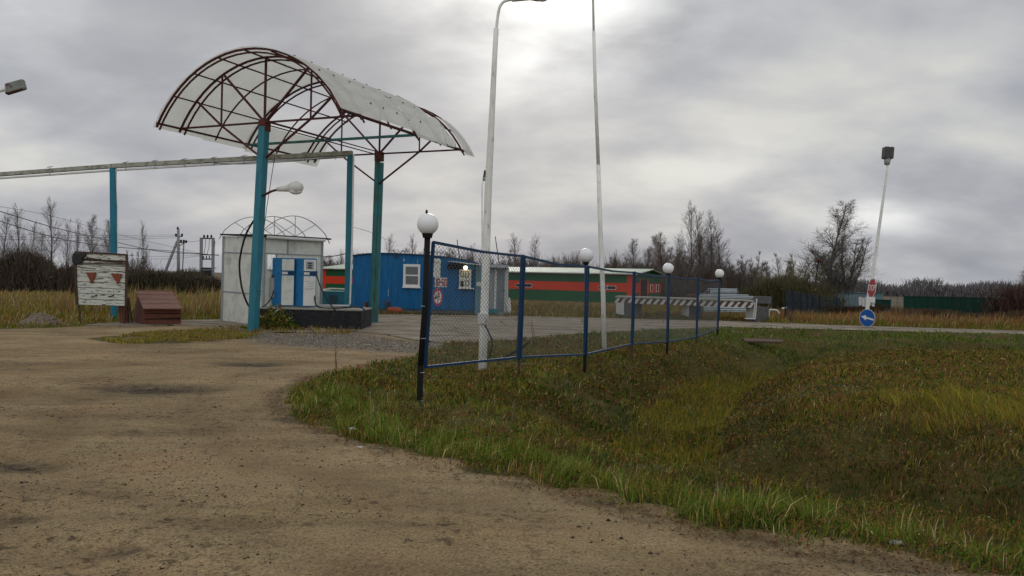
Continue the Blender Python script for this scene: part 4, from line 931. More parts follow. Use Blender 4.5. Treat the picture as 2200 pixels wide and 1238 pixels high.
rf = MB(); zr = zt + .03
rf.prism([nc + nL * .1 + nR * .15 + Vector((0, 0, zr)), nc + dr * (Lf + .25) + nR * .15 + Vector((0, 0, zr)), nc + dr * (Lf + .25) + dl * (Ls + .1) + Vector((0, 0, zr + .1)), nc + nL * .1 + dl * (Ls + .1) + Vector((0, 0, zr + .1))], Vector((0, 0, .05))); rf.build('roof', M['ink'], sh)
gt = MB(); gt.tube(nc + nR * .18 + Vector((0, 0, zr - .03)), nc + dr * Lf + nR * .18 + Vector((0, 0, zr - .03)), .045); gt.build('gutter', M['white'], sh)
for k in range(3):
    p = nc + dl * (Ls * (1 - k * .48)) * 1.0 + Vector((0, 0, zr + .06 + .08 * (1 - k / 2))) + nL * .12; q = p + dr * (Lf + .42); mid = (p + q) / 2; hw = (q - p).length / 2; ri = .66
    a = MB(); ap = [mid + (q - p) * (t / 2) + Vector((0, 0, ri * (1 - t * t) - (.12 if abs(t) > .99 else 0))) for t in np.linspace(-1.04, 1.04, 15)]
    for i in range(14): a.bar(ap[i], ap[i + 1], .022)
    a.bar(mid, ap[7], .018); m_ = lambda t: mid + (q - p) * (t / 2) + Vector((0, 0, ri * (1 - t * t)))
    a.bar(mid, m_(-.6), .016); a.bar(mid, m_(.6), .016); a.bar(p, q, .022); a.build('roof_arch', M['alu'], sh)
pn = MB()
for i in range(5): z = 2.15 - i * .05; p = nc + dl * (Ls - .25) + nL * .004; pn.prism([p + Vector((0, 0, z)), p - dl * .35 + Vector((0, 0, z)), p - dl * .35 + Vector((0, 0, z + .015)), p + Vector((0, 0, z + .015))], nL * .002)
pn.build('notice_print', M['alu'], sh)
eb = thing('junction_box', 'grey steel box on the shelter wall left of the dispensers', 'box', tuple(nc + dr * .35 + nR * .15))
MB().box(nc + dr * .33 + nR * .14 + Vector((0, 0, 1.22)), (.26, .2, .62), math.atan2(dr.y, dr.x)).build('case', M['alu'], eb, bevel=.01)
MB().box(nc + dr * .33 + nR * .14 + Vector((0, 0, 1.58)), (.2, .16, .09), math.atan2(dr.y, dr.x)).build('cap', M['brown'], eb, bevel=.02)

# ------------------------------------------------------------------ overhead pipe
T0 = A(-260, 388, 30.0); Ta = A(0, 375, 29.0); T1 = A(243, 357, 28.0); T2 = A(757, 329, 27.0)
og = thing('pipe_gantry', 'long cream overhead pipe carried by light blue posts', 'pipeline', (T1.x, T1.y, 0))
mb = MB(); mb.bar(T0, Ta, .16, .13); mb.bar(Ta, T1, .16, .13); mb.bar(T1, T2, .17, .14); mb.build('cover_channel', M['pipe'], og)
mb = MB(); mb.path([T0 - Vector((0, 0, .14)), Ta - Vector((0, 0, .14)), T1 - Vector((0, 0, .15)), T2 - Vector((.2, 0, .13))], .035, 8); mb.build('pipe', M['white'], og, smooth=True)
for k in range(1, 12):
    mb = MB()
    p = T0.lerp(T1, k / 4.0) if k < 4 else T1.lerp(T2, (k - 4) / 8.0 + .06); mb.bar(p + Vector((-.1, -.1, .07)), p + Vector((.1, -.1, .11)), .02)
    mb.bar(p + Vector((0, -.1, .1)), p + Vector((0, -.1, -.2)), .02)
    mb.build('clip', M['alu'], og)
pb1 = A(246, 697, 28.0); MB().bar((pb1.x, pb1.y, -.4), T1 - Vector((0, 0, .07)), .17, .17).build('post', M['blue_pole'], og, bevel=.008)
pb2 = A(747, 655, 27.0); MB().bar((pb2.x, pb2.y, -.1), T2 - Vector((.06, 0, .08)), .19, .17).build('post', M['teal'], og, bevel=.008)
dp = MB().path([T2 + Vector((.05, -.05, -.05)), A(757, 500, 26.9), A(752, 651, 26.9), A(749, 657, 26.9), A(675, 656, 26.2)], .032, 8).build('drop_pipe', M['white'], og, smooth=True)
MB().path([T1 + Vector((.12, -.05, -.1)), A(254, 500, 28), A(252, 545, 28)], .01, 5).build('cable', M['pole_white'], og)
MB().path([A(590, 338, 26.7), A(574, 440, 26.0), A(562, 530, 25.5)], .011, 5).build('cable', M['cable'], og)
mb = MB(); mb.path(bez([A(440, 349, 27.3), A(520, 353, 27.2), A(640, 346, 27.1), A(745, 336, 27)], 24), .01, 5); mb.build('cable', M['cable'], og)

# ------------------------------------------------------------------ blue kiosk
KY = 40.0; kx0, kx1 = lx(757, KY), lx(1022, KY)
kt = [(757, 550), (785, 546.5), (812, 545), (850, 546), (900, 548.5), (965, 554), (1000, 560), (1022, 565.5)]
kp = [(lx(a, KY), A(a, b, KY).z) for a, b in kt]
kio = thing('kiosk', 'long blue sheet metal kiosk with a low curved roof and white window', 'kiosk', ((kx0 + kx1) / 2, KY, 0))
def ktop(x): return float(np.interp(x, [q[0] for q in kp], [q[1] for q in kp]))
mb = MB(); xs = np.arange(kx0, kx1, .055); vs = []; fs = []
for i, xx in enumerate(xs): dy = [0, 0, .022, .022][i % 4]; vs += [(xx, KY + dy, .12), (xx, KY + dy, ktop(xx))]
for i in range(len(xs) - 1): fs.append((2 * i, 2 * i + 2, 2 * i + 3, 2 * i + 1))
mb.add(vs, fs); xe = xs[-1]
mb.add([(kx0, KY, .12), (kx0, KY + 3, .12), (kx0, KY + 3, ktop(kx0)), (kx0, KY, ktop(kx0)), (xe, KY, .12), (xe, KY + 3, .12), (xe, KY + 3, ktop(xe)), (xe, KY, ktop(xe))], [(0, 3, 2, 1), (4, 5, 6, 7), (1, 2, 6, 5)])
mb.build('wall', M['kiosk'], kio)
mb = MB(); n = len(kp); P = [Vector((kp[0][0] - .12, KY - .08, kp[0][1] - .02))] + [Vector((a, KY - .08, b + .005)) for a, b in kp]
for i in range(len(P) - 1): mb.prism([P[i], P[i + 1], P[i + 1] + Vector((0, 3.2, 0)), P[i] + Vector((0, 3.2, 0))], (0, 0, .045))
mb.build('roof', M['navy'], kio)
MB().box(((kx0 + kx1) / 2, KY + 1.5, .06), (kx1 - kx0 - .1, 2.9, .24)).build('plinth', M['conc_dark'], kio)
def wbox(pa, pb, Y, th, name, m, par, inset=0, bev=0):
    a = A(pa[0], pa[1], Y); b = A(pb[0], pb[1], Y); x0, x1 = sorted((a.x, b.x)); z0, z1 = sorted((a.z, b.z))
    return MB().box(((x0 + x1) / 2, Y + th / 2 - inset, (z0 + z1) / 2), (x1 - x0 - 0, th, z1 - z0)).build(name, m, par, bevel=bev)
wf = wbox((867, 567.5), (902, 618.5), KY, .05, 'window', M['white'], kio, .055, .006)
wbox((872, 573), (898, 590.5), KY, .02, 'pane', M['curtain'], wf, .062); wbox((872, 593), (898, 611.5), KY, .02, 'pane', M['curtain'], wf, .062)
wbox((865, 616), (904, 619.5), KY, .1, 'sill', M['white'], wf, .12)
wbox((929, 561), (946, 596), KY, .03, 'vent_panel', M['panel'], kio, .035)
MB().sphere(A(938, 561, KY), .24, 20, 10, (1, .3, .55)).build('vent_hood', M['panel'], kio, smooth=True)
hb = wbox((987, 579), (1012, 620), KY, .06, 'serving_hatch', M['panel'], kio, .07, .006)
wbox((985, 618.5), (1019, 621.5), KY, .22, 'shelf', M['panel'], kio, .24)
for (a, b, c, d, dk) in ((990, 583, 997, 595, 0), (1000, 583, 1007, 597, 0), (990, 604, 996, 616, 1), (1000, 603, 1008, 615, 0)):
    fr = wbox((a, b), (c, d), KY, .012, 'notice', M['ink'], hb, .084)
    if not dk: wbox((a + 1.2, b + 1.4), (c - 1.2, d - 1.4), KY, .01, 'sheet', M['paper'], fr, .09)
# drip marks and small fittings
wbox((847, 549), (856, 553), KY, .05, 'roof_flash', M['navy'], kio, .05)
for (a, b, c, d) in ((867, 556, 869, 562), (897, 559, 897.8, 566), (834, 622, 834.6, 637)): wbox((a, b), (c, d), KY, .002, 'paint_drip', M['galv'], kio, .004)
# awning + bulb
aw = MB(); a0 = A(962, 563, KY); a1 = A(1030, 570, KY); aw.prism([a0 + Vector((0, 0, 0)), a1, a1 + Vector((.1, -1.15, -.02)), a0 + Vector((.35, -1.15, -.02))], (0, 0, .035)); aw.build('awning', M['panel'], kio)
bb = A(962, 566, KY); MB().box((lx(977, KY), KY - .12, A(975, 573, KY).z), (.75, .18, .22)).build('awning_bracket', M['black'], kio, bevel=.01)
bl = A(1000, 575.5, KY - .25); MB().sphere(bl, .10, 16, 10).build('bulb', M['lamp_lit'], kio, smooth=True); MB().tube(bl + Vector((-.04, .02, .05)), bl + Vector((-.16, .05, .2)), .07, .06).build('bulb_socket', M['ink'], kio)
# porch
po = thing('porch', 'grey weathered porch with narrow door at the right end of the blue kiosk', 'porch', (lx(1055, 39.5), 39.5, 0))
wbox((1022, 570), (1043, 676), 39.9, .08, 'side_panel', mat('faded_blue_grey_boards', (.13, .23, .27), .7, .2, 3, (.3, .3, .27), .6, 5, .1, 30, stretch=(4, 4, .5)), po)
gw = mat('grey_boards', (.30, .33, .33), .7, .15, 3, (.15, .16, .16), .6, 5, .1, 30, stretch=(4, 4, .5))
wbox((1041, 574), (1091, 676), 40.1, .08, 'wall', gw, po)
dr_ = wbox((1066, 581), (1084, 668), 40.1, .03, 'door', mat('grey_blue_door', (.17, .21, .225), .6, .15, 3, bump=.05), po, .035)
MB().box(A(1083, 624, 40.02), (.03, .05, .12)).build('handle', M['ink'], dr_)
for (a, b, c, d) in ((1063, 577, 1065.5, 672), (1085, 577, 1087.5, 672), (1063, 576, 1087.5, 579)): wbox((a, b), (c, d), 40.1, .05, 'door_frame', M['limewash'], po, .055)
wbox((1051, 569), (1093, 576), 40.1, .5, 'lintel', M['galv'], po, .45)
wbox((1045, 664), (1070, 674), 39.6, .4, 'step', M['teal'], po, .1, .01)
bm_ = MB(); p = A(1090, 576, 40); bm_.bar(p, A(1090, 645, 40), .06, .1); bm_.bar(A(1090, 645, 40), A(1094, 672, 39.8), .16, .06); bm_.bar(A(1094, 640, 39.9), A(1096, 668, 39.8), .1, .04); bm_.build('torn_trim', M['limewash'], po)
wp = wbox((1024, 606), (1037, 615), 39.6, .02, 'wall_plate', M['paper'], po, .0)
for a in (982, 1064):
    p = A(a + (6 if a < 1000 else 9), 562 if a < 1000 else 572, 41); q = A(a, 515 if a < 1000 else 508, 41)
    o = MB().tube(p, q, .03, .022, 6).build('rod', M['rust'], None, O=p); tag(o, 'leaning rusty rod on the roof above the lit serving hatch' if a < 1000 else 'leaning rusty rod on the roof above the grey porch door', 'rod')
# bench, tank, teal box by the kiosk
bn = thing('bench', 'low plank bench against the blue kiosk wall behind the far column', 'bench', (lx(812, 38.8), 38.8, 0))
wbox((779, 646.5), (842, 649), 38.8, .35, 'seat', M['brown'], bn); wbox((783, 650), (789, 668), 38.8, .3, 'leg', M['rust'], bn); wbox((830, 650), (836, 668), 38.8, .3, 'leg', M['brown'], bn)
tk = thing('gas_tank', 'orange rusty rounded tank lying on the grass below the kiosk window', 'tank', tuple(A(848, 673, 38.3)))
tm = mat('orange_rust', (.30, .075, .035), .7, .25, 4, bump=.1)
MB().path([A(832, 667, 38.3), A(834, 667, 38.3), A(848, 667, 38.3), A(861, 667.5, 38.3), A(864, 668, 38.3)], [.06, .14, .17, .14, .05], 14).build('shell', tm, tk, smooth=True); MB().box(A(848, 673, 38.3), (.5, .25, .06)).build('cradle', M['brown'], tk)
tb = thing('teal_bunker', 'low dark teal metal bunker with pale roof edge between dispensers and pipe post', 'bunker', (lx(705, 33), 33, 0))
wbox((674, 625), (741, 664), 33.5, 1.6, 'body', mat('dark_teal', (.02, .13, .17), .6, .2, 2, bump=.1), tb)
mb = MB(); mb.bar(A(674, 626, 33.4), A(711, 620, 33.4), .05, .07); mb.bar(A(711, 620, 33.4), A(743, 621, 33.4), .05, .05); mb.build('roof_edge', M['panel'], tb)
wbox((708, 634), (722, 662), 33.4, .05, 'door', M['navy'], tb)
pk = thing('timber_pile', 'small pile of weathered boards behind the right end of the island', 'timber', tuple(A(790, 676, 30)))
for i, (a, b, c, d) in enumerate([(762, 664, 797, 662), (776, 668, 800, 674), (765, 670, 790, 678), (781, 660, 800, 672)]): MB().bar(A(a, b, 30), A(c, d, 30), .16, .04).build('board', M['lid_wood'] if i % 2 else M['brown'], pk)

# ------------------------------------------------------------------ green / orange barn
a_, b_ = Vector((lx(690, 86), 86, 0)), Vector((lx(1360, 70), 70, 0)); bd = (b_ - a_).normalized(); bn_ = Vector((-bd.y, bd.x, 0)); BL = (b_ - a_).length; BW = 7.8
if bn_.y < 0: bn_ = -bn_
barn = thing('barn', 'long low green barn with orange red bands and pale green roof', 'barn', tuple((a_ + b_) / 2))
ze = 2.52; zr_ = 2.96; zg = -.3
W_ = lambda s, d, z: a_ + bd * s + bn_ * d + Vector((0, 0, z))
def bq(s0, s1, z0, z1, th, name, m, par=barn, off=0): return MB().prism([W_(s0, -off, z0), W_(s1, -off, z0), W_(s1, -off, z1), W_(s0, -off, z1)], -bn_ * th).build(name, m, par)
MB().prism([W_(0, .0, zg), W_(BL, 0, zg), W_(BL, 0, ze), W_(0, 0, ze)], bn_ * .2).prism([W_(BL, 0.02, zg), W_(BL, BW, zg), W_(BL, BW, ze), W_(BL, BW / 2, zr_ - .05), W_(BL, 0.02, ze)], -bd * .2).prism([W_(0, 0.02, zg), W_(0, BW, zg), W_(0, BW, ze), W_(0, BW / 2, zr_ - .05), W_(0, 0.02, ze)], bd * .2).build('wall', M['bgreen'], barn)
z_o0, z_o1 = .92, 1.70
bq(0, BL, z_o0, z_o1, .03, 'orange_band', M['borange'], off=.003); bq(0, BL, ze - .13, ze - .0, .03, 'eaves_band', M['borange'], off=.003)
for s in (.3, BL * .62, BL - .55, BL * .3): bq(s - .0, s + (.35 if s < BL - 1 else .54), zg, ze - .14, .045, 'pilaster', M['borange'], off=.003)
def eq(d0, d1, z0, z1, th, name, m, par=barn, off=0): return MB().prism([W_(BL + off, d0, z0), W_(BL + off, d1, z0), W_(BL + off, d1, z1), W_(BL + off, d0, z1)], bd * th).build(name, m, par)
eq(.05, BW, .85, 1.72, .03, 'end_band', M['borange'], off=.003)
dd_ = eq(1.8, 3.6, -.2, 2.0, .05, 'door', M['black'], off=.003); eq(1.5, 1.8, -.2, 2.1, .07, 'door_trim', M['borange'], off=.003); eq(3.6, 3.9, -.2, 2.1, .07, 'door_trim', M['borange'], off=.003)
for d in (4.6, 6.3):
    f = eq(d, d + .75, .98, 1.62, .05, 'window', M['white'], off=.003); eq(d + .2, d + .58, 1.04, 1.56, .01, 'pane', M['glass'], f, off=.056)
def spx(px):  # where along the front wall a pixel column falls
    k = (px - 1100) / F; return (k * a_.y - a_.x) / (bd.x - k * bd.y)
for (p0, p1, ybot, ytop) in ((1109, 1143.5, 622.5, 613), (1286.5, 1324, 624.5, 615)):
    s0, s1 = spx(p0), spx(p1); f = bq(s0, s1, 1.10, 1.44, .04, 'window', M['white'], off=.036)
    m_ = (s0 + s1) / 2; bq(s0 + .04, m_ - .03, 1.14, 1.405, .008, 'pane', M['glass'], f, off=.078); bq(m_ + .03, s1 - .04, 1.14, 1.405, .008, 'pane', M['glass'], f, off=.078)
MB().prism([W_(-.4, -.45, ze - .06), W_(BL + .45, -.45, ze - .06), W_(BL + .45, BW / 2, zr_), W_(-.4, BW / 2, zr_)], (0, 0, .07)).prism([W_(BL + .45, BW + .45, ze - .06), W_(-.4, BW + .45, ze - .06), W_(-.4, BW / 2 + .01, zr_), W_(BL + .45, BW / 2 + .01, zr_)], (0, 0, .07)).build('roof', M['roof_green'], barn)
MB().bar(W_(-.45, -.47, ze - .04), W_(BL + .5, -.47, ze - .04), .05, .07).bar(W_(BL + .48, -.45, ze - .02), W_(BL + .48, BW / 2, zr_ + .04), .05, .1).build('fascia', M['panel'], barn)

# ------------------------------------------------------------------ mesh fence and globe lamps
FP = [(902, 845, 11.4, 930, 520), (1114, 812, 14.2, 1124, 551), (1256, 797, 16.9, 1262, 573), (1357, 768, 19.5, 1363, 586), (1433, 760, 22.1, 1437, 593), (1496, 745, 24.8, 1500, 599), (1541, 726, 27.6, 1546, 602)]
base = [A(p[0], p[1], p[2]) for p in FP]; top = [A(p[3], p[4], p[2]) for p in FP]
top[0] = A(921, 519, 11.4)
fn = thing('mesh_fence', 'blue framed chain link fence running from the drive towards the road', 'fence', (base[0].x, base[0].y, 0))
fdir = (base[6] - base[0]); fdir.z = 0; fdir.normalize(); fnr = Vector((fdir.y, -fdir.x, 0))
bot = []
for i in range(7): bot.append(base[i] + Vector((0, 0, [.36, .36, .34, .32, .32, .3, .3][i])))
def zl(a, b, t): return a.lerp(b, t)
for i in range(6):
    g = .055 + (.07 if i == 0 else 0)
    L = (top[i + 1] - top[i]).length; a, b = g / L, 1 - .05 / L
    tl, tr_ = zl(top[i], top[i + 1], a), zl(top[i], top[i + 1], b); bl_, br_ = zl(bot[i], bot[i + 1], a), zl(bot[i], bot[i + 1], b)
    sag = Vector((0, 0, -.03 - .02 * (i % 2)))
    f = MB(); mt = (tl + tr_) / 2 + sag
    f.bar(tl, mt, .038, .038); f.bar(mt, tr_, .038, .038); f.bar(bl_, br_, .036, .036); f.bar(bl_, tl, .04, .04, up=fnr); f.bar(br_, tr_, .04, .04, up=fnr)
    fr = f.build('panel_frame', M['fence_blue'], fn)
    # woven wire: crossing zigzag strands
    cell = .07; H_ = ((tl - bl_).length + (tr_ - br_).length) / 2; KX = 1.5; Wd = (br_ - bl_).length / KX; S = []
    nW = int((Wd + H_) / cell)
    def PT_(u, v): return bl_.lerp(br_, u / Wd).lerp(tl.lerp(tr_, u / Wd), v / H_)
    for k in range(nW + 1):
        c = k * cell
        u0, v0 = (c, 0) if c <= Wd else (Wd, c - Wd); u1, v1 = (c - H_, H_) if c - H_ >= 0 else (0, c)
        if v0 < H_ and v1 > v0 + .001:
            nseg = max(1, int(abs(v1 - v0) / .6))
            for q in range(nseg):
                pa = PT_(u0 + (u1 - u0) * q / nseg, v0 + (v1 - v0) * q / nseg); pb = PT_(u0 + (u1 - u0) * (q + 1) / nseg, v0 + (v1 - v0) * (q + 1) / nseg)
                S.append((*pa, *pb, .0030, .0030))
                S.append((*(PT_(Wd - (u0 + (u1 - u0) * q / nseg), v0 + (v1 - v0) * q / nseg) + fnr * .003), *(PT_(Wd - (u0 + (u1 - u0) * (q + 1) / nseg), v0 + (v1 - v0) * (q + 1) / nseg) + fnr * .003), .0030, .0030))
    Vn, Tn = tubes_np(np.array(S), 3); Vn = Vn - np.array(OF[fn.name]); me = np_mesh('chain_link', Vn, Tn); me.materials.append(M['wire']); o = bpy.data.objects.new('chain_link', me); COL.objects.link(o); o.parent = fr; OF[o.name] = OF[fn.name]
for i in (1, 3, 5):
    z = gz(base[i].x, base[i].y); o = MB().bar(Vector((base[i].x, base[i].y, z - .3)), base[i] + Vector((0, 0, .3)), .05, .05, mi=1).bar(base[i] + Vector((0, 0, .3)), top[i] + Vector((0, 0, .03)), .05, .045).build('post', [M['fence_blue'], M['brown']], fn)
lab = ['nearest globe lamp, on a black post at the start of the mesh fence', 'second globe lamp on the mesh fence, left of the thin white mast', 'third globe lamp on the mesh fence, in front of the barn end', 'farthest globe lamp, at the road end of the mesh fence']
gy = [(919, 482, 11.4), (1259.5, 549, 16.9), (1435.5, 577, 22.1), (1546, 588, 27.6)]
for k, i in enumerate((0, 2, 4, 6)):
    c = A(*gy[k]); z = gz(base[i].x, base[i].y); r = .15
    g = thing('globe_lamp', lab[k], 'lamp post', (base[i].x, base[i].y, z), 'globe lamps along the mesh fence')
    lo = Vector((base[i].x, base[i].y, z - .3)); tp = c - Vector((0, 0, r * .95)); w = .042 if k == 0 else .036
    md = lo.lerp(tp, .62) + Vector((.012, 0, 0))
    jn = Vector((lo.x, lo.y, bot[i].z + .03)); MB().path([jn, md, tp], [w, w, w], 12).build('pole', M['black'] if k == 0 else M['fence_blue'], g, smooth=True)
    MB().path([lo, jn], [w * 1.02, w * 1.02], 12, False).build('foot', M['black'], g, smooth=True)
    MB().tube(tp - Vector((0, 0, .05)), tp + Vector((0, 0, .035)), w * 1.5, w * 2, 12).build('collar', M['black'], g)
    MB().sphere(c, r, 32, 20).build('globe', M['globe'], g, smooth=True)
    if k == 0:
        for q in (.12, .27, .45, .62): p = lo.lerp(tp, q); MB().tube(p, p + Vector((0, 0, .008)), w * 1.06, n=12).build('wire_tie', M['galv'], g)
        MB().sphere(c + Vector((-.02, 0, r + .02)), .018, 8, 6, (1, 1, 2)).build('finial', M['ink'], g)
# signs hung on the first panel
def fpt(px, py, off=.02):
    """point on the plane of the first panel"""
    d = Fv + Rv * ((px - W0 / 2) / F) - Uv * ((py - H0 / 2) / F); o = Vector((0, 0, EYE)); t = (base[0] - o).dot(fnr) / d.dot(fnr); return o + d * t + fnr * off
if fnr.y > 0: pass
off_s = .03 if fnr.dot(-fpt(936, 638, 0)) > 0 or fnr.y < 0 else -.03
nf_ = fnr if fnr.y < 0 else -fnr
def fpt2(px, py, o): return fpt(px, py, 0) + nf_ * o
sg = thing('round_sign', 'small round prohibition sign with red ring wired to the first fence panel', 'sign', tuple(fpt2(936, 655, .03)))
cs = fpt2(936, 638, .032)
MB().disc(cs, .118, nf_, .004, 36).build('plate', M['white'], sg); MB().disc(cs + nf_ * .0045, .118, nf_, .003, 36, .098).build('ring', M['digit_red'], sg)
MB().disc(cs + nf_ * .0045, .127, nf_, .002, 36, .119).build('rim', M['pinkring'], sg)
fx = Vector((0, 0, 1)).cross(nf_).normalized(); Zv = Vector((0, 0, 1))
def gl(mb, pts): mb.prism([cs + nf_ * .005 + fx * a + Zv * b for a, b in pts], nf_ * .002)
mb = MB(); gl(mb, [(-.08, -.03), (-.035, -.03), (-.035, .0), (-.05, .012), (-.08, .0)]); gl(mb, [(-.055, .015), (-.045, .015), (-.035, .05), (-.045, .055)]); gl(mb, [(.01, -.035), (.085, -.035), (.085, -.025), (.01, -.025)]); gl(mb, [(.015, -.005), (.06, -.005), (.06, .01), (.015, .01)]); gl(mb, [(.02, .02), (.04, .02), (.055, .055), (.045, .06)]); gl(mb, [(-.03, .0), (.005, -.02), (.005, -.008), (-.025, .012)])
mb.build('pictogram', M['ink'], sg)
mb = MB(); mb.prism([cs + nf_ * .008 + fx * a + Zv * b for a, b in ((-.010, -.098), (.004, -.098), (.010, .098), (-.004, .098))], nf_ * .002); mb.build('bar', M['digit_red'], sg)
ps = thing('price_sign', 'white hours board reading 18-50 in red digits on the first fence panel', 'sign', tuple(fpt2(944, 616, .03)))
q = [fpt2(930.5, 595.5, .03), fpt2(956.5, 597, .03), fpt2(956, 617, .03), fpt2(930, 617, .03)]
MB().prism(q, nf_ * .004).build('board', M['white'], ps)
e1, e2 = q[1] - q[0], q[3] - q[0]
SEG = {'1': 'bc', '8': 'abcdefg', '-': 'g', '5': 'afgcd', '0': 'abcdef'}
mb = MB()
def sgm(x, w, ch):
    y0, ym, y1 = .18, .5, .82; t = .022; P_ = lambda u, v: q[0] + e1 * u + e2 * v + nf_ * .0045
    ln = {'a': (x, y0, x + w, y0), 'd': (x, y1, x + w, y1), 'g': (x, ym, x + w, ym), 'f': (x, y0, x, ym), 'e': (x, ym, x, y1), 'b': (x + w, y0, x + w, ym), 'c': (x + w, ym, x + w, y1)}
    for c in SEG[ch]:
        a, b, c_, d = ln[c]
        if a == c_: pts = [(a - t, b - .03), (a + t, b - .03), (a + t, d + .03), (a - t, d + .03)]
        else: pts = [(a, b - .05), (c_, b - .05), (c_, b + .05), (a, b + .05)]
        mb.prism([P_(u, v) for u, v in pts], nf_ * .002)
for x, w, ch in ((.02, .09, '1'), (.19, .15, '8'), (.39, .12, '-'), (.57, .13, '5'), (.79, .14, '0')): sgm(x, w, ch)
mb.build('digits', M['digit_red'], ps)

# ------------------------------------------------------------------ tall masts
m1b = A(1036, 786, 15.4); m1b.z = gz(m1b.x, 15.4)
ms = thing('street_lamp', 'tall white lamp mast behind the first fence panel, lamp arm bending right', 'street lamp', tuple(m1b))
pth = [m1b - Vector((0, 0, .3)), A(1040, 690, 15.4), A(1048, 430, 15.4), A(1062, 140, 15.4), A(1066, 62, 15.4)]
MB().path(pth, [.085, .08, .072, .05, .048], 14).build('pole', M['pole_white'], ms, smooth=True)
MB().path(bez([A(1066, 66, 15.4), A(1071, 25, 15.4), A(1078, 8, 15.4), A(1090, 1, 15.4), A(1112, -1, 15.4)], 20), .027, 8).build('arm', M['pole_white'], ms, smooth=True)
cobra('lamp_head', A(1100, 0, 15.4), A(1185, -14, 15.3), .11, ms)
MB().box(A(1038, 685, 15.3), (.2, .12, .2)).build('cable_box', M['limewash'], ms, bevel=.01); wbox((1031, 682), (1046, 687), 15.3, .09, 'box_lid', M['white'], ms, .02)
cb = MB().path(bez([A(1043, 700, 15.2), A(1050, 715, 15.1), A(1058, 735, 15), A(1052, 762, 15), A(1044, 778, 15.1)], 24), .016, 6).build('cable', M['rubber'], None, O=m1b, smooth=True); tag(cb, 'stiff black cable bowing out at the foot of the white lamp mast', 'cable')
cb = MB().path(bez([A(1137, 733, 14.9), A(1120, 748, 14.9), A(1098, 760, 14.9), A(1070, 775, 14.9)], 24), .02, 6).build('cable', M['rubber'], None, O=A(1098, 760, 14.9), smooth=True); tag(cb, 'black pipe lying across the grass behind the second fence post', 'cable')
m2b = A(1300, 744, 21); m2b.z = gz(m2b.x, 21)
mt2 = thing('mast', 'very tall thin white mast behind the third fence panel, narrowing in steps', 'mast', tuple(m2b))
MB().path([m2b - Vector((0, 0, .3)), A(1296, 640, 21), A(1290, 500, 21), A(1285.5, 355, 21)], [.062, .06, .058, .054], 12).build('lower_tube', M['pole_white'], mt2, smooth=True)
MB().path([A(1285.5, 356, 21), A(1279, 190, 21), A(1275.5, 68, 21)], [.046, .044, .04], 12).build('middle_tube', M['pole_white'], mt2, smooth=True)
MB().path([A(1275.5, 69, 21), A(1273, -60, 21), A(1271, -160, 21)], [.03, .028, .024], 10).build('upper_tube', M['pole_white'], mt2, smooth=True)
# far small upright lantern behind kiosk
def lantern(name, label, pts, Y, rr, hx, scale, loc, side_view=False):
    t = thing('yard_lamp', label, 'street lamp', loc)
    MB().path([A(a, b, Y) for a, b in pts], rr, 10).build('pole', M['pole_white'], t, smooth=True)
    c = A(hx[0], hx[1], Y); s = scale; rot = Matrix.Rotation(R(hx[2]), 3, 'Y')
    q = lambda x, z: c + rot @ Vector((x, 0, z))
    MB().box(q(0, 0), (.40 * s * (.6 if side_view else 1), .34 * s, .5 * s), rot).build('head', mat('lamp_grey', (.075, .075, .07), .6, .2, 5), t, bevel=.04 * s)
    MB().path([q(0, -.24 * s), q(0, -.5 * s)], [.15 * s, .10 * s], 12).build('neck', M['alu'], t, smooth=True)
    MB().sphere(q(.02, .24 * s), .19 * s, 16, 8, (1 if not side_view else .6, .8, .4)).build('glass_cap', M['globe'], t, smooth=True)
    return t
lantern('yard_lamp', 'thin pole with upright grey lantern seen just left of the tall white lamp mast', [(1037, 660), (1036, 560), (1035.5, 400), (1039, 386)], 47, [.05, .045, .035, .03], (1042.5, 374, 8), .8, tuple(A(1037, 675, 47)), True)
sb = A(1862, 700, 34.5)
yl = lantern('yard_lamp', 'leaning white pole topped by a grey upright lantern, carrying the stop sign', [(1859, 706), (1866, 640), (1879, 560), (1905, 374), (1907, 350)], 34.5, [.085, .08, .07, .045, .04], (1907.5, 329, 3), 1.0, (sb.x, sb.y, 0))
def signframe(c, yaw, tilt=0):
    n = Vector((math.sin(yaw), -math.cos(yaw), 0)); n = Matrix.Rotation(tilt, 3, Vector((0, 1, 0))) @ n; x = Vector((0, 0, 1)).cross(n).normalized(); return n.normalized(), x, n.cross(x) * 1
# stop sign
cs = A(1873.5, 619, 33.75); n, x, up = signframe(cs, R(-91)); upv = (Zv + Vector((.10, 0, 0))).normalized()
st = thing('stop_sign', 'red octagonal STOP sign on the leaning white pole', 'sign', tuple(A(1873, 641, 34.3)))
P8 = lambda r, o: [cs + n * o + x * r * math.cos(R(22.5 + 45 * k)) + upv * r * math.sin(R(22.5 + 45 * k)) for k in range(8)]
MB().prism(P8(.43, 0), n * .01).build('plate', M['white'], st); MB().prism(P8(.395, .0102), n * .004).build('face', M['red_sign'], st)
def text(s, c, n, x, up, size, m, parent, name, wx=1.0, off=.016):
    cu = bpy.data.curves.new('t', 'FONT'); cu.body = s; cu.size = size; cu.align_x = 'CENTER'; cu.align_y = 'CENTER'; cu.extrude = .002; cu.offset = size * .012
    to = bpy.data.objects.new('t', cu); COL.objects.link(to); dg = bpy.context.evaluated_depsgraph_get(); dg.update(); me = bpy.data.meshes.new_from_object(to.evaluated_get(dg)); bpy.data.objects.remove(to)
    O = OF[parent.name]
    for v in me.vertices: v.co = c + x * v.co.x * wx + up * v.co.y + n * (off + v.co.z) - O
    me.materials.clear(); me.materials.append(m); o = bpy.data.objects.new(name, me); COL.objects.link(o); o.parent = parent; me.name = name; OF[o.name] = O
text('STOP', cs - x * 0, n, x, upv, .34, M['white'], st, 'lettering', .92, .017)
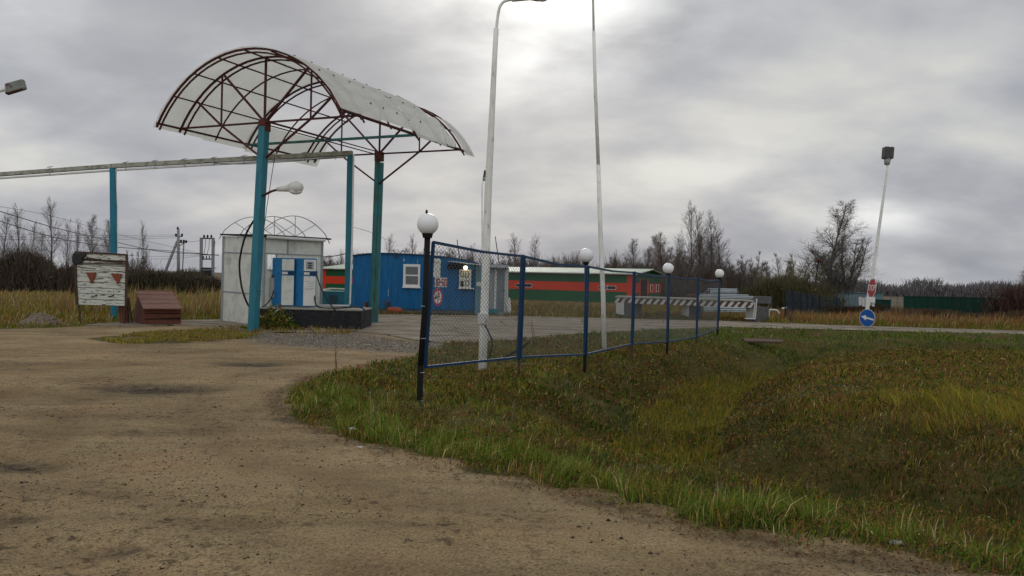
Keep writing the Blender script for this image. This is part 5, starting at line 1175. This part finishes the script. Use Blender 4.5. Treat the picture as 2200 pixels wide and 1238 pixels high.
ar = thing('arrow_sign', 'round blue sign with white left arrow at the foot of the leaning white pole', 'sign', tuple(A(1863, 702, 34.2)))
ca = A(1863.5, 683.5, 34.2); n, x, up = signframe(ca, R(-60)); upv = (Zv + Vector((.04, 0, 0))).normalized(); x = (x - Zv * .2).normalized()
MB().disc(ca, .375, n, .012, 36).build('plate', M['limewash'], ar); MB().disc(ca + n * .0122, .352, n, .004, 36).build('face', M['blue_sign'], ar)
mb = MB(); Q = lambda a, b: ca + n * .0165 + x * a + upv * b
mb.prism([Q(.32, -.035), Q(.32, .04), Q(-.05, .04), Q(-.05, -.035)], n * .003); mb.prism([Q(-.30, .0), Q(-.05, .12), Q(-.05, -.115)], n * .003); mb.build('arrow', M['white'], ar)
# lamp head entering at the left edge
ll = thing('street_lamp', 'weathered grey street lamp head reaching in at the left edge of the photo', 'street lamp', (lx(-170, 16), 16, 0))
lpp = Vector((lx(-170, 16), 16, -.2)); MB().path([lpp, Vector((lpp.x, 16, 4.6)), A(-120, 226, 16), A(-40, 204, 16), A(20, 190, 16)], [.08, .06, .045, .04, .035], 10).build('pole', M['pole_white'], ll, smooth=True)
hm = mat('lichen_grey', (.22, .24, .21), .7, .3, 8, (.08, .03, .03), .6, 8, .2, 30)
hp, hq = A(14, 192, 16), A(54, 181, 16); MB().bar(hp, hq, .12, .21, w2=.12).build('lamp_head', hm, ll, bevel=.035); MB().bar(hp - Vector((0, 0, .085)), hq - Vector((0, 0, .075)), .11, .06).build('lamp_lens', M['brown'], ll, bevel=.02)

# ------------------------------------------------------------------ fire board, sand box
FBY = 25.0
fb = thing('fire_board', 'peeling white plank board with two rusty triangles and a brown frame', 'notice board', tuple(A(215, 695, FBY)))
tlc, trc, blc, brc = A(163, 543, FBY), A(271, 549, FBY - .4), A(169, 655, FBY), A(269, 658, FBY - .4); nb = (trc - tlc).cross(blc - tlc).normalized(); nb = nb if nb.y < 0 else -nb
for k in range(9):
    a, b = k / 9 + .004, (k + 1) / 9 - .006
    if k == 1: a += .03
    pts = [tlc.lerp(blc, a), trc.lerp(brc, a), trc.lerp(brc, b), tlc.lerp(blc, b)]; j = random.uniform(-.006, .006)
    MB().prism([p + nb * j for p in pts], -nb * .025).build('plank', M['peel'], fb)
fr = MB(); 
fr.bar(tlc + Vector((-.02, 0, .02)), trc + Vector((.03, 0, .02)), .06, .05); fr.bar(trc + Vector((.02, 0, .02)), brc + Vector((.02, 0, 0)), .06, .05); fr.bar(tlc + Vector((-.03, 0, 0)), A(168, 655, FBY) + Vector((-.04, 0, 0)), .07, .06); fr.build('frame', M['brown'], fb)
MB().prism([tlc - nb * .03, trc - nb * .03, brc - nb * .03, blc - nb * .03], -nb * .02).build('backing', M['brown'], fb)
lg = MB(); lg.bar(A(170, 655, FBY + .02), A(172, 697, FBY), .05, .05); lg.bar(A(269, 655, FBY - .3), A(266, 697, FBY - .3), .05, .05); lg.build('leg', M['brown'], fb)
def on(px, py, o): return A(px, py, FBY - .4 * (px - 163) / 108) + nb * o
for (pts) in (((187, 585), (208, 586), (199, 610)), ((240, 587.5), (264, 589), (255, 611))): MB().prism([on(a, b, .02) for a, b in pts], nb * .03).build('triangle_plate', mat('rust_plate', (.22, .055, .03), .7, .25, 8), fb)
for cx_ in (203, 239):
    h = MB(); h.path([on(cx_ - 6, 623, .03), on(cx_ - 5, 631, .04), on(cx_ + 1, 636, .05), on(cx_ + 6, 632, .04), on(cx_ + 5, 622, .03)], .014, 6); h.build('hook', M['limewash'], fb); MB().bar(on(cx_ - 5, 637, .02), on(cx_ + 6, 634, .02), .02, .03).build('hook_shadow_gap', M['ink'], fb)
MB().bar(on(187, 554, .03), on(270, 567, .03), .03, .045).bar(on(170, 565, .03), on(266, 568, .03), .03, .03).bar(on(167, 573, .03), on(289, 589, -.1), .02, .02).build('batten', M['brown'], fb)
cl = MB(); pts = [(160, 545), (186, 544), (187, 550), (179, 556), (181, 562), (172, 568), (160, 567), (158, 560)]; cl.prism([on(a, b, .03) for a, b in pts], nb * .05); o = cl.build('rag', M['ink'], None, O=on(172, 568, .03), bevel=.015); tag(o, 'black rag draped over the left top corner of the white board', 'rag')
# sand box
sbx = thing('sand_box', 'red brown wooden sand chest with a sloping planked lid, right of the white board', 'chest', tuple(A(335, 694, 25.2)))
f0, f1 = A(309, 694, 24.7), A(389, 691, 25.2); f0.z = f1.z = 0; bk = A(294, 694, 26.1); bk.z = 0; sv = bk - f0; fv = f1 - f0
zfr = A(305, 661, 24.7).z; zbk = A(285, 629, 26.1).z
P = lambda a, b, z: f0 + fv * a + sv * b + Vector((0, 0, z))
for k in range(3):
    z0, z1 = zfr * k / 3 + .01, zfr * (k + 1) / 3 - .012; MB().prism([P(0, 0, z0), P(1, 0, z0 + (.05 if k == 1 else 0)), P(1, 0, z1), P(0, 0, z1)], sv.normalized() * .03).build('front_board', M['red_wood'] if k != 0 else M['red_wood'], sbx)
MB().prism([P(0, .03, 0), P(-.14, 1, 0), P(0, 1, zbk - .04), P(0, .03, zfr)], fv.normalized() * .03).build('end_board', M['red_wood'], sbx)
MB().prism([P(.97, .03, 0), P(.97, 1, 0), P(.97, 1, zbk - .04), P(.97, .03, zfr)], fv.normalized() * .03).build('end_board', M['red_wood'], sbx)
MB().prism([P(0, 1, 0), P(1, 1, 0), P(1, 1, zbk - .04), P(0, 1, zbk - .04)], sv.normalized() * .02).build('back_board', M['red_wood'], sbx)
MB().prism([P(.05, .06, .0), P(.94, .06, 0), P(.94, .9, 0), P(.05, .9, 0)], (0, 0, .3)).build('inside', M['brown'], sbx)
for k in range(4):
    b0, b1 = -.14 + k * .31, -.14 + (k + 1) * .31 - .035; zz = lambda b: zfr + (zbk - zfr) * b + .02
    MB().prism([P(-.05, b0, zz(b0)), P(.99, b0, zz(b0)), P(.99, b1, zz(b1)), P(-.05, b1, zz(b1))], (0, 0, .03)).build('lid_board', M['lid_wood'], sbx)
MB().bar(P(-.04, 1.08, zbk + .07), P(1.0, 1.08, zbk + .07), .12, .035).build('ridge_board', M['lid_wood'], sbx)
for i, (a, b, c, d, w) in enumerate([(262, 696, 258, 643, .13), (270, 696, 266, 642, .14), (277, 697, 272, 640, .06), (284, 696, 276, 640, .05)]):
    Y = 25.0 + i * .12; o = MB().bar(A(a, b, Y) , A(c, d, Y + .3), w, .03, up=Vector((0, 1, 0))).build('leaning_board', M['red_wood'] if i < 2 else M['brown'], None, O=A(a, b, Y))
    tag(o, ['wide red board leaning at the right edge of the white board, leftmost', 'wide red board leaning just left of the chest, second from left', 'narrow dark lath leaning between red board and chest', 'narrow dark lath leaning directly against the chest'][i], 'board')

# ------------------------------------------------------------------ power poles and wires
up_ = thing('utility_pole', 'concrete utility pole with a slanting strut and insulator crossarms', 'utility pole', tuple(A(384, 632, 72)))
UY = 72; zb_ = lambda px, Y: gz(lx(px, Y), Y) - .3
MB().path([Vector((lx(384, UY), UY, zb_(384, UY))), A(383, 493, UY)], [.17, .12], 8).build('pole', M['pole_conc'], up_, smooth=True); MB().path([Vector((lx(336, UY), UY, zb_(336, UY))), A(381, 518, UY)], [.15, .12], 8).build('strut', M['pole_conc'], up_, smooth=True)
MB().path([Vector((lx(390, UY + 1), UY + 1, zb_(390, UY))), A(395, 524, UY + 1)], .05, 6).build('rear_stay', M['pole_conc'], up_)
ca_ = MB(); ca_.bar(A(377, 508, UY), A(392, 508.5, UY), .08); ca_.bar(A(384, 521, UY), A(400, 522, UY), .08); ca_.bar(A(383, 530, UY), A(396, 522, UY), .06); ca_.tube(A(382.5, 495, UY), A(382, 487, UY), .03); ca_.build('crossarm', M['black'], up_)
ins = MB()
for a, b in ((378, 505), (391, 505), (389, 518), (395, 518), (400, 519), (382, 491)): ins.sphere(A(a, b, UY), .1, 10, 6, (1, 1, 1.3))
ins.build('insulator', M['black'], up_, smooth=True)
tf = thing('transformer_stand', 'two legged concrete stand carrying a dark transformer', 'transformer', tuple(A(444, 630, 68))); TY = 68
for a in (432, 457.5): MB().bar(Vector((lx(a, TY), TY, zb_(a, TY))), A(a + .5, 511, TY), .2, .2).build('leg', M['pole_conc'], tf)
cr_ = MB(); cr_.bar(A(430, 512, TY), A(460, 513, TY), .1); cr_.bar(A(430, 547, TY), A(458, 548, TY), .09); cr_.bar(A(430, 557, TY), A(457, 557, TY), .09); cr_.bar(A(430, 591, TY), A(457, 592, TY), .1); cr_.bar(A(455, 576, TY), A(465, 576, TY), .05); cr_.build('crossarm', M['black'], tf)
MB().box(A(445, 583, TY), (.78, .7, .62)).build('transformer_tank', M['ink'], tf, bevel=.06); MB().bar(A(434, 580, TY - .4), A(456, 580, TY - .4), .04).build('guard_rail', M['galv'], tf)
ins = MB()
for a, b in ((438.5, 508), (446, 508), (454, 508)): ins.sphere(A(a, b, TY), .09, 10, 6, (1, 1, 1.5))
for a in (437, 443.5, 450): ins.bar(A(a, 550, TY), A(a, 556, TY), .07)
ins.build('insulator', M['black'], tf); MB().path([A(442, 513, TY), A(441, 530, TY), A(438, 547, TY)], .02, 4).path([A(450, 513, TY), A(449, 530, TY), A(445, 547, TY)], .02, 4).path([A(459, 513, TY), A(462, 520, TY), A(460, 536, TY)], .02, 4).build('jumper', M['cable'], tf)
wbox((428, 615), (438, 632), TY - 1, .4, 'cabinet', M['alu'], tf); 
def wire(pts, r, label):
    P = bez([A(*p) for p in pts], 30); o = MB().path(P, r, 4, False).build('power_line', M['cable'], None, O=P[0]); tag(o, label, 'cable', 'overhead lines at the left')
wire([(-40, 442, 38), (120, 490, 44), (240, 518, 50), (350, 541, 58), (470, 548, 66)], .022, 'upper thick black overhead cable crossing behind the white board to the shelter')
wire([(-40, 462, 38), (120, 511, 44), (240, 530, 50), (350, 538, 58), (470, 549, 66)], .022, 'lower thick black overhead cable that joins the upper one near the shelter')
wire([(-40, 438, 50), (100, 462, 55), (260, 505, 62), (432, 545, 68)], .011, 'thin slanting overhead wire above the thick cables at the left')
wire([(-40, 500, 66), (150, 506, 68), (377, 505, 72)], .010, 'topmost of the level wires ending at the utility pole')
wire([(-40, 507, 66), (150, 511, 68), (378, 508, 72)], .010, 'middle of the level wires ending at the utility pole')
wire([(-40, 512, 66), (150, 517, 68), (378, 511, 72)], .010, 'lowest of the level wires ending at the utility pole')
wire([(400, 520, 72), (420, 519, 70), (432, 516, 68)], .014, 'short wire from the utility pole to the transformer stand')
wire([(258, 548, 60), (330, 551, 64), (432, 549, 68)], .011, 'thin wire from the blue post to the transformer stand, upper')
wire([(300, 556, 60), (370, 556, 64), (432, 550, 68)], .011, 'thin wire reaching the transformer stand from below the others')
wire([(676, 551, 45), (712, 551, 44), (748, 544, 43)], .022, 'black cable between the white shelter and the teal pipe post')
wire([(758, 488, 40), (795, 499, 42), (845, 522, 46)], .010, 'thin wire slanting down behind the far canopy column')

# ------------------------------------------------------------------ striped concrete ramp
def ramp():
    t = thing('inspection_ramp', 'concrete vehicle ramp with brown and white striped beam on limewashed piers', 'ramp', tuple(A(1470, 690, 39)))
    a, b = A(1321, 640, 39.6), A(1621, 649.5, 38.2); a2, b2 = A(1321, 651, 39.6), A(1616, 661.5, 38.2)
    fr = (b - a); fr.z = 0; fr.normalize(); nn = Vector((fr.y, -fr.x, 0)); L = (b - a).length
    strp = bpy.data.materials.new('striped_beam_paint'); strp.use_nodes = True; tt = strp.node_tree; LL = tt.links.new; pb = tt.nodes['Principled BSDF']; pb.inputs['Roughness'].default_value = .8
    tc = N(tt, 'ShaderNodeTexCoord'); s = N(tt, 'ShaderNodeSeparateXYZ'); LL(tc.outputs['Object'], s.inputs[0])
    nz = N(tt, 'ShaderNodeTexNoise'); LL(tc.outputs['Object'], nz.inputs[0]); nz.inputs['Scale'].default_value = 5; nz.inputs['Detail'].default_value = 6
    v = mth(tt, 'ADD', mth(tt, 'ADD', mth(tt, 'MULTIPLY', s.outputs[0], 3.25), mth(tt, 'MULTIPLY', s.outputs[2], -2.4)), mth(tt, 'MULTIPLY', nz.outputs[0], .35))
    fr_ = mth(tt, 'FRACT', v); g = mth(tt, 'GREATER_THAN', fr_, .5); chip = mth(tt, 'GREATER_THAN', nz.outputs[0], .66); g = mth(tt, 'MULTIPLY', g, mth(tt, 'SUBTRACT', 1.0, chip))
    mx = N(tt, 'ShaderNodeMix', data_type='RGBA'); LL(g, mx.inputs[0]); mx.inputs[6].default_value = (.075, .045, .035, 1); mx.inputs[7].default_value = (.50, .48, .42, 1); LL(mx.outputs[2], pb.inputs['Base Color'])
    MB().prism([a, b, b2, a2], -nn * .3).build('beam', strp, t)
    MB().prism([a + Vector((0, 0, .02)) + nn * .04, b + Vector((0, 0, .02)) + nn * .04, b + Vector((0, 0, .02)) - nn * 2.4, a + Vector((0, 0, .02)) - nn * 2.4], (0, 0, .06)).build('deck', M['conc'], t)
    for (p0, pc, p1, yb) in ((1323, 1340, 1377, 684), (1466, 1479, 1506, 686), (1602, 1621, 1650, 691)):
        w_ = A(pc, yb, 39 if p0 < 1600 else 38.4); xr = A(p1, yb, w_.y + .9).x; xl = A(p0, yb, w_.y + .5).x; zt_ = a2.z - (.0 if p0 < 1600 else -.05)
        zt_ = A(pc, 651 if p0 < 1400 else (655 if p0 < 1600 else 660), w_.y).z
        g = lambda x, y, z: Vector((x, y, z))
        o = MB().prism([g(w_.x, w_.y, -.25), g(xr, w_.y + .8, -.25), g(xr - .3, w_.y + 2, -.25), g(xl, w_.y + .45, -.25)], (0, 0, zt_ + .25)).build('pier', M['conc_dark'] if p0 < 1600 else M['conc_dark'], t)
        d_ = Vector((xl - w_.x, .45, 0)); nn2 = Vector((-d_.y, d_.x, 0)).normalized(); nn2 = nn2 if nn2.y < 0 else -nn2
        zlo = .12
        MB().prism([g(w_.x, w_.y, zlo), g(xl, w_.y + .45, zlo + .06), g(xl, w_.y + .45, zt_), g(w_.x, w_.y, zt_)], nn2 * .02).build('limewash', M['limewash'], o)
        if p0 > 1600:
            MB().bar(A(1622, 650, w_.y - .1), A(1618, 684, w_.y - .1), .05).bar(A(1626, 642, w_.y - .1), A(1622, 686, w_.y - .1), .05).bar(A(1600, 684, w_.y - .1), A(1622, 685, w_.y - .1), .06).build('bumper_frame', M['limewash'], t)
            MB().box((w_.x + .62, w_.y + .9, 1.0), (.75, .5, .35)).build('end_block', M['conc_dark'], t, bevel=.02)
ramp()
# crash barrier rails, each its own thing
def rail(x0, x1, y, Y, label, h=.16):
    a, b = A(x0, y, Y), A(x1, y + (x1 - x0) * .018, Y); mb = MB(); pr = [(0, -h / 2), (.05, -h * .3), (.0, 0), (.05, h * .3), (0, h / 2)]
    for i in range(4): mb.prism([a + Vector((0, -pr[i][0], pr[i][1])), b + Vector((0, -pr[i][0], pr[i][1])), b + Vector((0, -pr[i + 1][0], pr[i + 1][1])), a + Vector((0, -pr[i + 1][0], pr[i + 1][1]))], (0, .02, 0))
    o = mb.build('crash_barrier_rail', M['galv'], None, O=a); tag(o, label, 'crash barrier', 'galvanised crash barrier rails stacked behind the ramp')
for i, (x0, x1, y, Y, lb) in enumerate([
    (1500, 1620, 637.5, 44, 'galvanised rail just above the striped beam, full length'), (1504, 1608, 634.5, 44.6, 'galvanised rail lying second above the striped beam'),
    (1522, 1586, 628, 45.2, 'short galvanised rail at the top of the stack, left part'), (1546, 1584, 630.5, 45.4, 'short galvanised rail second from the top of the stack'),
    (1520, 1584, 622.5, 45.6, 'topmost galvanised rail of the whole stack'), (1544, 1584, 626, 45, 'short galvanised rail below the topmost one'),
    (1503, 1606, 653.5, 44, 'galvanised rail just under the striped beam'), (1500, 1608, 658, 43.8, 'galvanised rail second under the striped beam'),
    (1503, 1608, 662.5, 43.6, 'galvanised rail third under the striped beam'), (1506, 1606, 667, 43.4, 'galvanised rail fourth under the striped beam, lowest of the stack')]): rail(x0, x1, y, Y, lb)
rk = thing('rail_rack', 'thin dark steel rack holding the stacked crash barrier rails', 'rack', tuple(A(1555, 680, 43)))
for a in (1510, 1524, 1584, 1546): MB().bar(A(a, 622 if a in (1524, 1584) else 650, 45.0 if a in (1524, 1584) else 43.2), A(a, 676, 45.0 if a in (1524, 1584) else 43.2), .05).build('upright', M['black'], rk)
rd = thing('rusty_crate', 'dark red rusty crate left of the stacked rails, above the striped beam', 'crate', tuple(A(1497, 640, 46)))
wbox((1484, 633), (1512, 645), 46.5, .8, 'body', M['rust'], rd); MB().bar(A(1508, 638, 46.2), A(1520, 624, 46.2), .3, .06).build('flap', M['rust'], rd)
wl = MB().bar(A(1380, 667, 56), A(1470, 669, 54), .3, .14).build('concrete_kerb', M['limewash'], None, O=A(1380, 667, 56)); tag(wl, 'pale low concrete kerb lying in the grass behind the striped beam', 'kerb')
# bits of pale frame in the grass
wc = MB().path(bez([A(1652, 682, 42), A(1652, 668, 42), A(1662, 666, 42), A(1670, 668, 42), A(1674, 674, 42)], 16), .05, 8).build('pipe_hoop', M['limewash'], None, O=A(1652, 682, 42), smooth=True); tag(wc, 'bent white pipe hoop in the grass right of the ramp', 'pipe')
wc = MB().bar(A(1680, 663, 44), A(1690, 661, 44), .1, .08).bar(A(1685, 660, 44), A(1687, 668, 44), .06, .06).build('white_bracket', M['litter'], None, O=A(1685, 668, 44)); tag(wc, 'small white bracket at the left end of the blue mesh fence', 'bracket')

# ------------------------------------------------------------------ right side background
bf = thing('yard_fence', 'see-through dark blue mesh yard fence with thin posts', 'fence', tuple(A(1690, 686, 42)))
fps = [(1687, 624, 688, 42), (1703, 626, 688, 44), (1720, 628, 686, 46), (1734, 631, 686, 47.5), (1745, 633, 684, 49), (1760, 636, 683, 51), (1798, 640, 676, 55), (1804, 641, 674, 56)]
pts = [(A(a, b, Y), A(a, c, Y)) for a, b, c, Y in fps]
for t_, b_2 in pts: MB().bar(b_2 - Vector((0, 0, .2)), t_, .05).build('post', M['black'], bf)
S = []
for i in range(len(pts) - 1):
    (t0_, b0_), (t1_, b1_2) = pts[i], pts[i + 1]
    for k in range(int(22 if i != 5 else 40)):
        u = (k + .5) / (22 if i != 5 else 40); S.append((*b0_.lerp(b1_2, u), *t0_.lerp(t1_, u), .005, .005))
    for v in np.linspace(.05, 1, 14): S.append((*b0_.lerp(t0_, v), *b1_2.lerp(t1_, v), .005, .005))
V_, T_ = tubes_np(np.array(S), 3); me = np_mesh('mesh_panel', V_ - np.array(OF[bf.name]), T_); me.materials.append(M['navy']); o = bpy.data.objects.new('mesh_panel', me); COL.objects.link(o); o.parent = bf
shd = thing('shed', 'long low slate blue metal shed behind the yard fence', 'shed', (lx(1815, 62), 62, 0))
wbox((1738, 629), (1897, 672), 62, 5, 'wall', M['galv_dark'], shd); wbox((1736, 626.5), (1899, 630), 61.9, 5.3, 'roof', mat('shed_teal_roof', (.07, .17, .18), .5, .1, 1), shd)
pp = MB().bar(A(1739, 612, 58), A(1740, 632, 58), .12).build('stove_pipe', M['black'], None, O=A(1740, 632, 58)); tag(pp, 'short dark pipe standing at the left end of the slate blue shed', 'pipe')
def gfence(x0, x1, yt0, yt1, yb, Y0, Y1, label):
    t = thing('sheet_fence', label, 'fence', tuple(A(x0, yb, Y0))); n = 14
    a, b = A(x0, yt0, Y0), A(x1, yt1, Y1); mb = MB(); vs = []; fs = []; m = int((b - a).length / .1)
    for i in range(m + 1): p = a.lerp(b, i / m); dy = .03 * (i % 4 in (1, 2)); vs += [(p.x, p.y + dy, -.3), (p.x, p.y + dy, p.z)]
    for i in range(m): fs.append((2 * i, 2 * i + 2, 2 * i + 3, 2 * i + 1))
    mb.add(vs, fs); mb.build('sheeting', M['dgreen'], t); MB().bar(a, b, .05, .05).build('top_rail', M['dgreen'], t)
gfence(1878, 1914, 644, 645, 672, 56, 56, 'short dark green sheet fence right of the stop sign')
gfence(1942, 2330, 637, 644, 685, 54, 48, 'long dark green sheet fence running to the right edge of the photo')
gp = thing('mesh_gate', 'pale mesh gate between the two dark green fences', 'gate', tuple(A(1925, 670, 57))); mb = MB()
for a in (1914, 1928, 1941): mb.bar(A(a, 638, 57), A(a, 672, 57), .05)
for y in (640, 650, 664): mb.bar(A(1914, y, 57), A(1941, y + 1, 57), .04)
mb.build('frame', M['galv_dark'], gp)
wpile = thing('pallet', 'stack of pale weathered pallets behind the stop sign pole', 'pallet', tuple(A(1862, 662, 50)))
for k in range(5): x = 1848 + k * 7; MB().bar(A(x, 638 + (k % 2) * 2, 50), A(x, 656 + (k % 3) * 3, 50), .16, .03).build('slat', M['limewash'], wpile)
MB().bar(A(1846, 649, 50.05), A(1880, 650, 50.05), .06, .1).build('cross_slat', M['limewash'], wpile); wbox((1868, 638), (1880, 650), 49.8, .05, 'board', M['litter'], wpile)
rs = thing('warning_board', 'small red board on a thin leaning pole in front of the tall birch', 'sign', tuple(A(1748, 600, 66)))
MB().bar(A(1750, 624, 66), A(1758, 562, 66), .07).build('pole', M['black'], rs); MB().bar(A(1752, 560, 66), A(1768, 563, 66), .05, .25).build('board', M['rust'], rs)
# far dark barrier/rusty sheet on the bank
rb = MB().prism([A(1596, 729, 27.0), A(1682, 733, 26.8), A(1680, 738, 26.2), A(1600, 736, 26.4)], (0, 0, .05)).build('rusty_sheet', M['brown'], None, O=A(1640, 735, 26.5)); tag(rb, 'dark rusty sheet lying on the bank right of the last globe lamp', 'metal sheet')
# ------------------------------------------------------------------ near clutter
def blob(px, py, s, m, name, label, cat, sc=(1, .8, .4)):
    p = G(px, py); p.z = gz(p.x, p.y) + s * sc[2] * .5; mb = MB(); mb.sphere(p, s, 10, 7, sc)
    for v in mb.v: v += Vector((random.gauss(0, s * .13), random.gauss(0, s * .13), random.gauss(0, s * .08)))
    o = mb.build(name, m, None, O=p); tag(o, label, cat); return o
blob(757, 923, .042, M['litter'], 'plastic_scrap', 'crumpled white scrap on the grass edge of the drive', 'litter')
blob(773, 967, .025, M['litter'], 'plastic_scrap', 'small flat white scrap on the bare drive just outside the verge', 'litter', (1.2, .8, .12))
blob(1397, 1012, .03, M['litter'], 'plastic_scrap', 'pale scrap in the grass at the foot of the near bank', 'litter', (1.6, .6, .3))
blob(2036, 1008, .05, M['litter'], 'plastic_scrap', 'white scrap lying on the mound near the right edge', 'litter', (1.3, .6, .25))
blob(651, 876, .018, M['litter'], 'paper_scrap', 'tiny white paper scrap at the left tip of the verge', 'litter', (1.6, .6, .2))
blob(1925, 1172, .04, M['stone'] if 0 else M['conc'], 'stone', 'pale flat stone at the near right edge of the verge', 'stone')
blob(1170, 1018, .03, M['conc'], 'stone', 'pale stone at the grass edge in the middle of the verge', 'stone')
# earth heap at left
def heap():
    c = A(88, 694, 24.5); n = 40; mb = MB(); vs = []; fs = []
    for i in range(n + 1):
        for j in range(n + 1):
            u, v = -1 + 2 * i / n, -1 + 2 * j / n; r = math.hypot(u, v); h = max(0, 1 - r) ** 1.2 * .42 * (1 + .6 * (float(vnoise(i, j, 5)) - .5)); vs.append((c.x + u * .85 + .0, c.y + v * .7, gz(c.x, c.y) - .06 + h + .04 * float(vnoise(i, j, 2))))
    for i in range(n):
        for j in range(n): a = i * (n + 1) + j; fs.append((a, a + n + 1, a + n + 2, a + 1))
    o = mb.add(vs, fs).build('earth_heap', mat('pale_earth', (.19, .15, .11), .9, .3, 6, (.08, .06, .04), .55, 5, .6, 25), None, O=c, smooth=True); tag(o, 'low heap of pale earth and stones at the left edge of the field', 'earth heap')
heap()
# weeds at the foot of the near column
cx, cy = scatter(1500, -8.0, -6.1, 23.2, 24.9, lambda x, y: ((((x + 7.05) / .85) ** 2 + ((y - 24.0) / .6) ** 2) < .25 + 1.2 * fbm(x, y, .3, 2, 66)))
hw_ = np.clip(.62 * (1 - ((cx + 7.0) / .8) ** 2), .08, 1) * (.35 + 1.1 * vnoise(cx, cy, .16, 5))
leaves('weed_clump', cx, cy, .06 + .08 * RNG.random(len(cx)), pick(len(cx), [GREEN, OLIVE, BRN * 1.2, DARK], [.4, .2, .22, .18]), hw_, 'green nettles and dead leaves at the foot of the near teal column')
cx, cy = scatter(900, -8.6, -4.6, 22.6, 24.8, lambda x, y: ~inpoly(x, y, VERGE))
blades('weeds', cx, cy, .06 + .12 * RNG.random(len(cx)), .02 + .02 * RNG.random(len(cx)), pick(len(cx), [OLIVE, BRN, STRAW * .7], [.4, .3, .3]), .5, 'sparse dry weeds along the foot of the pump island')
# thin grass on the strip before the shelter
cx, cy = scatter(9000, -14, -5.5, 17.5, 23.6, lambda x, y: inpoly(x, y, [g2(*p) for p in ((215, 730), (300, 716), (430, 709), (560, 719), (530, 728), (400, 734), (260, 738))]) & (fbm(x, y, .7, 2, 77) > .35))
blades('thin_grass', cx, cy, .04 + .07 * RNG.random(len(cx)), .015 + .015 * RNG.random(len(cx)), pick(len(cx), [OLIVE * 1.2, STRAW * .6, BRN, GREEN], [.5, .2, .2, .1]), .6, 'thin worn yellow grass strip on the drive before the white shelter')
# dead stems standing in the turf
def stem(px, py, h, label, kinds=3):
    p = G(px, py, -.1); p.z = gz(p.x, p.y); t = MB(); rg = random.Random(int(px)); S = []
    for k in range(kinds):
        q = limb(S, p, Vector((rg.gauss(0, .15), rg.gauss(0, .15), 1)), h * rg.uniform(.6, 1), .006 * (1 + p.y / 15), 4, rg, .1, .1)
        for (e, d, r_, tt) in q[1:]: limb(S, e, side(d, R(40), rg), h * .15, .005, 2, rg, .2, .1)
    V, T = tubes_np(S, 4); V = V - np.array(p); me = np_mesh('dead_stem', V, T); me.materials.append(M['twig_red']); o = bpy.data.objects.new('dead_stem', me); COL.objects.link(o); o.location = p; tag(o, label, 'plant')
stem(722, 803, .38, 'dead brown stems at the left tip of the verge'); stem(1148, 745, .8, 'tall dead brown stem behind the second fence post', 2); stem(1100, 905, .3, 'reddish dead stem in the bank below the first fence panel', 2); stem(1540, 1095, .25, 'dark dead stems near the drive edge at the lower middle'); stem(1425, 700, .5, 'dead brown weed on the road edge beside the third globe lamp', 2)
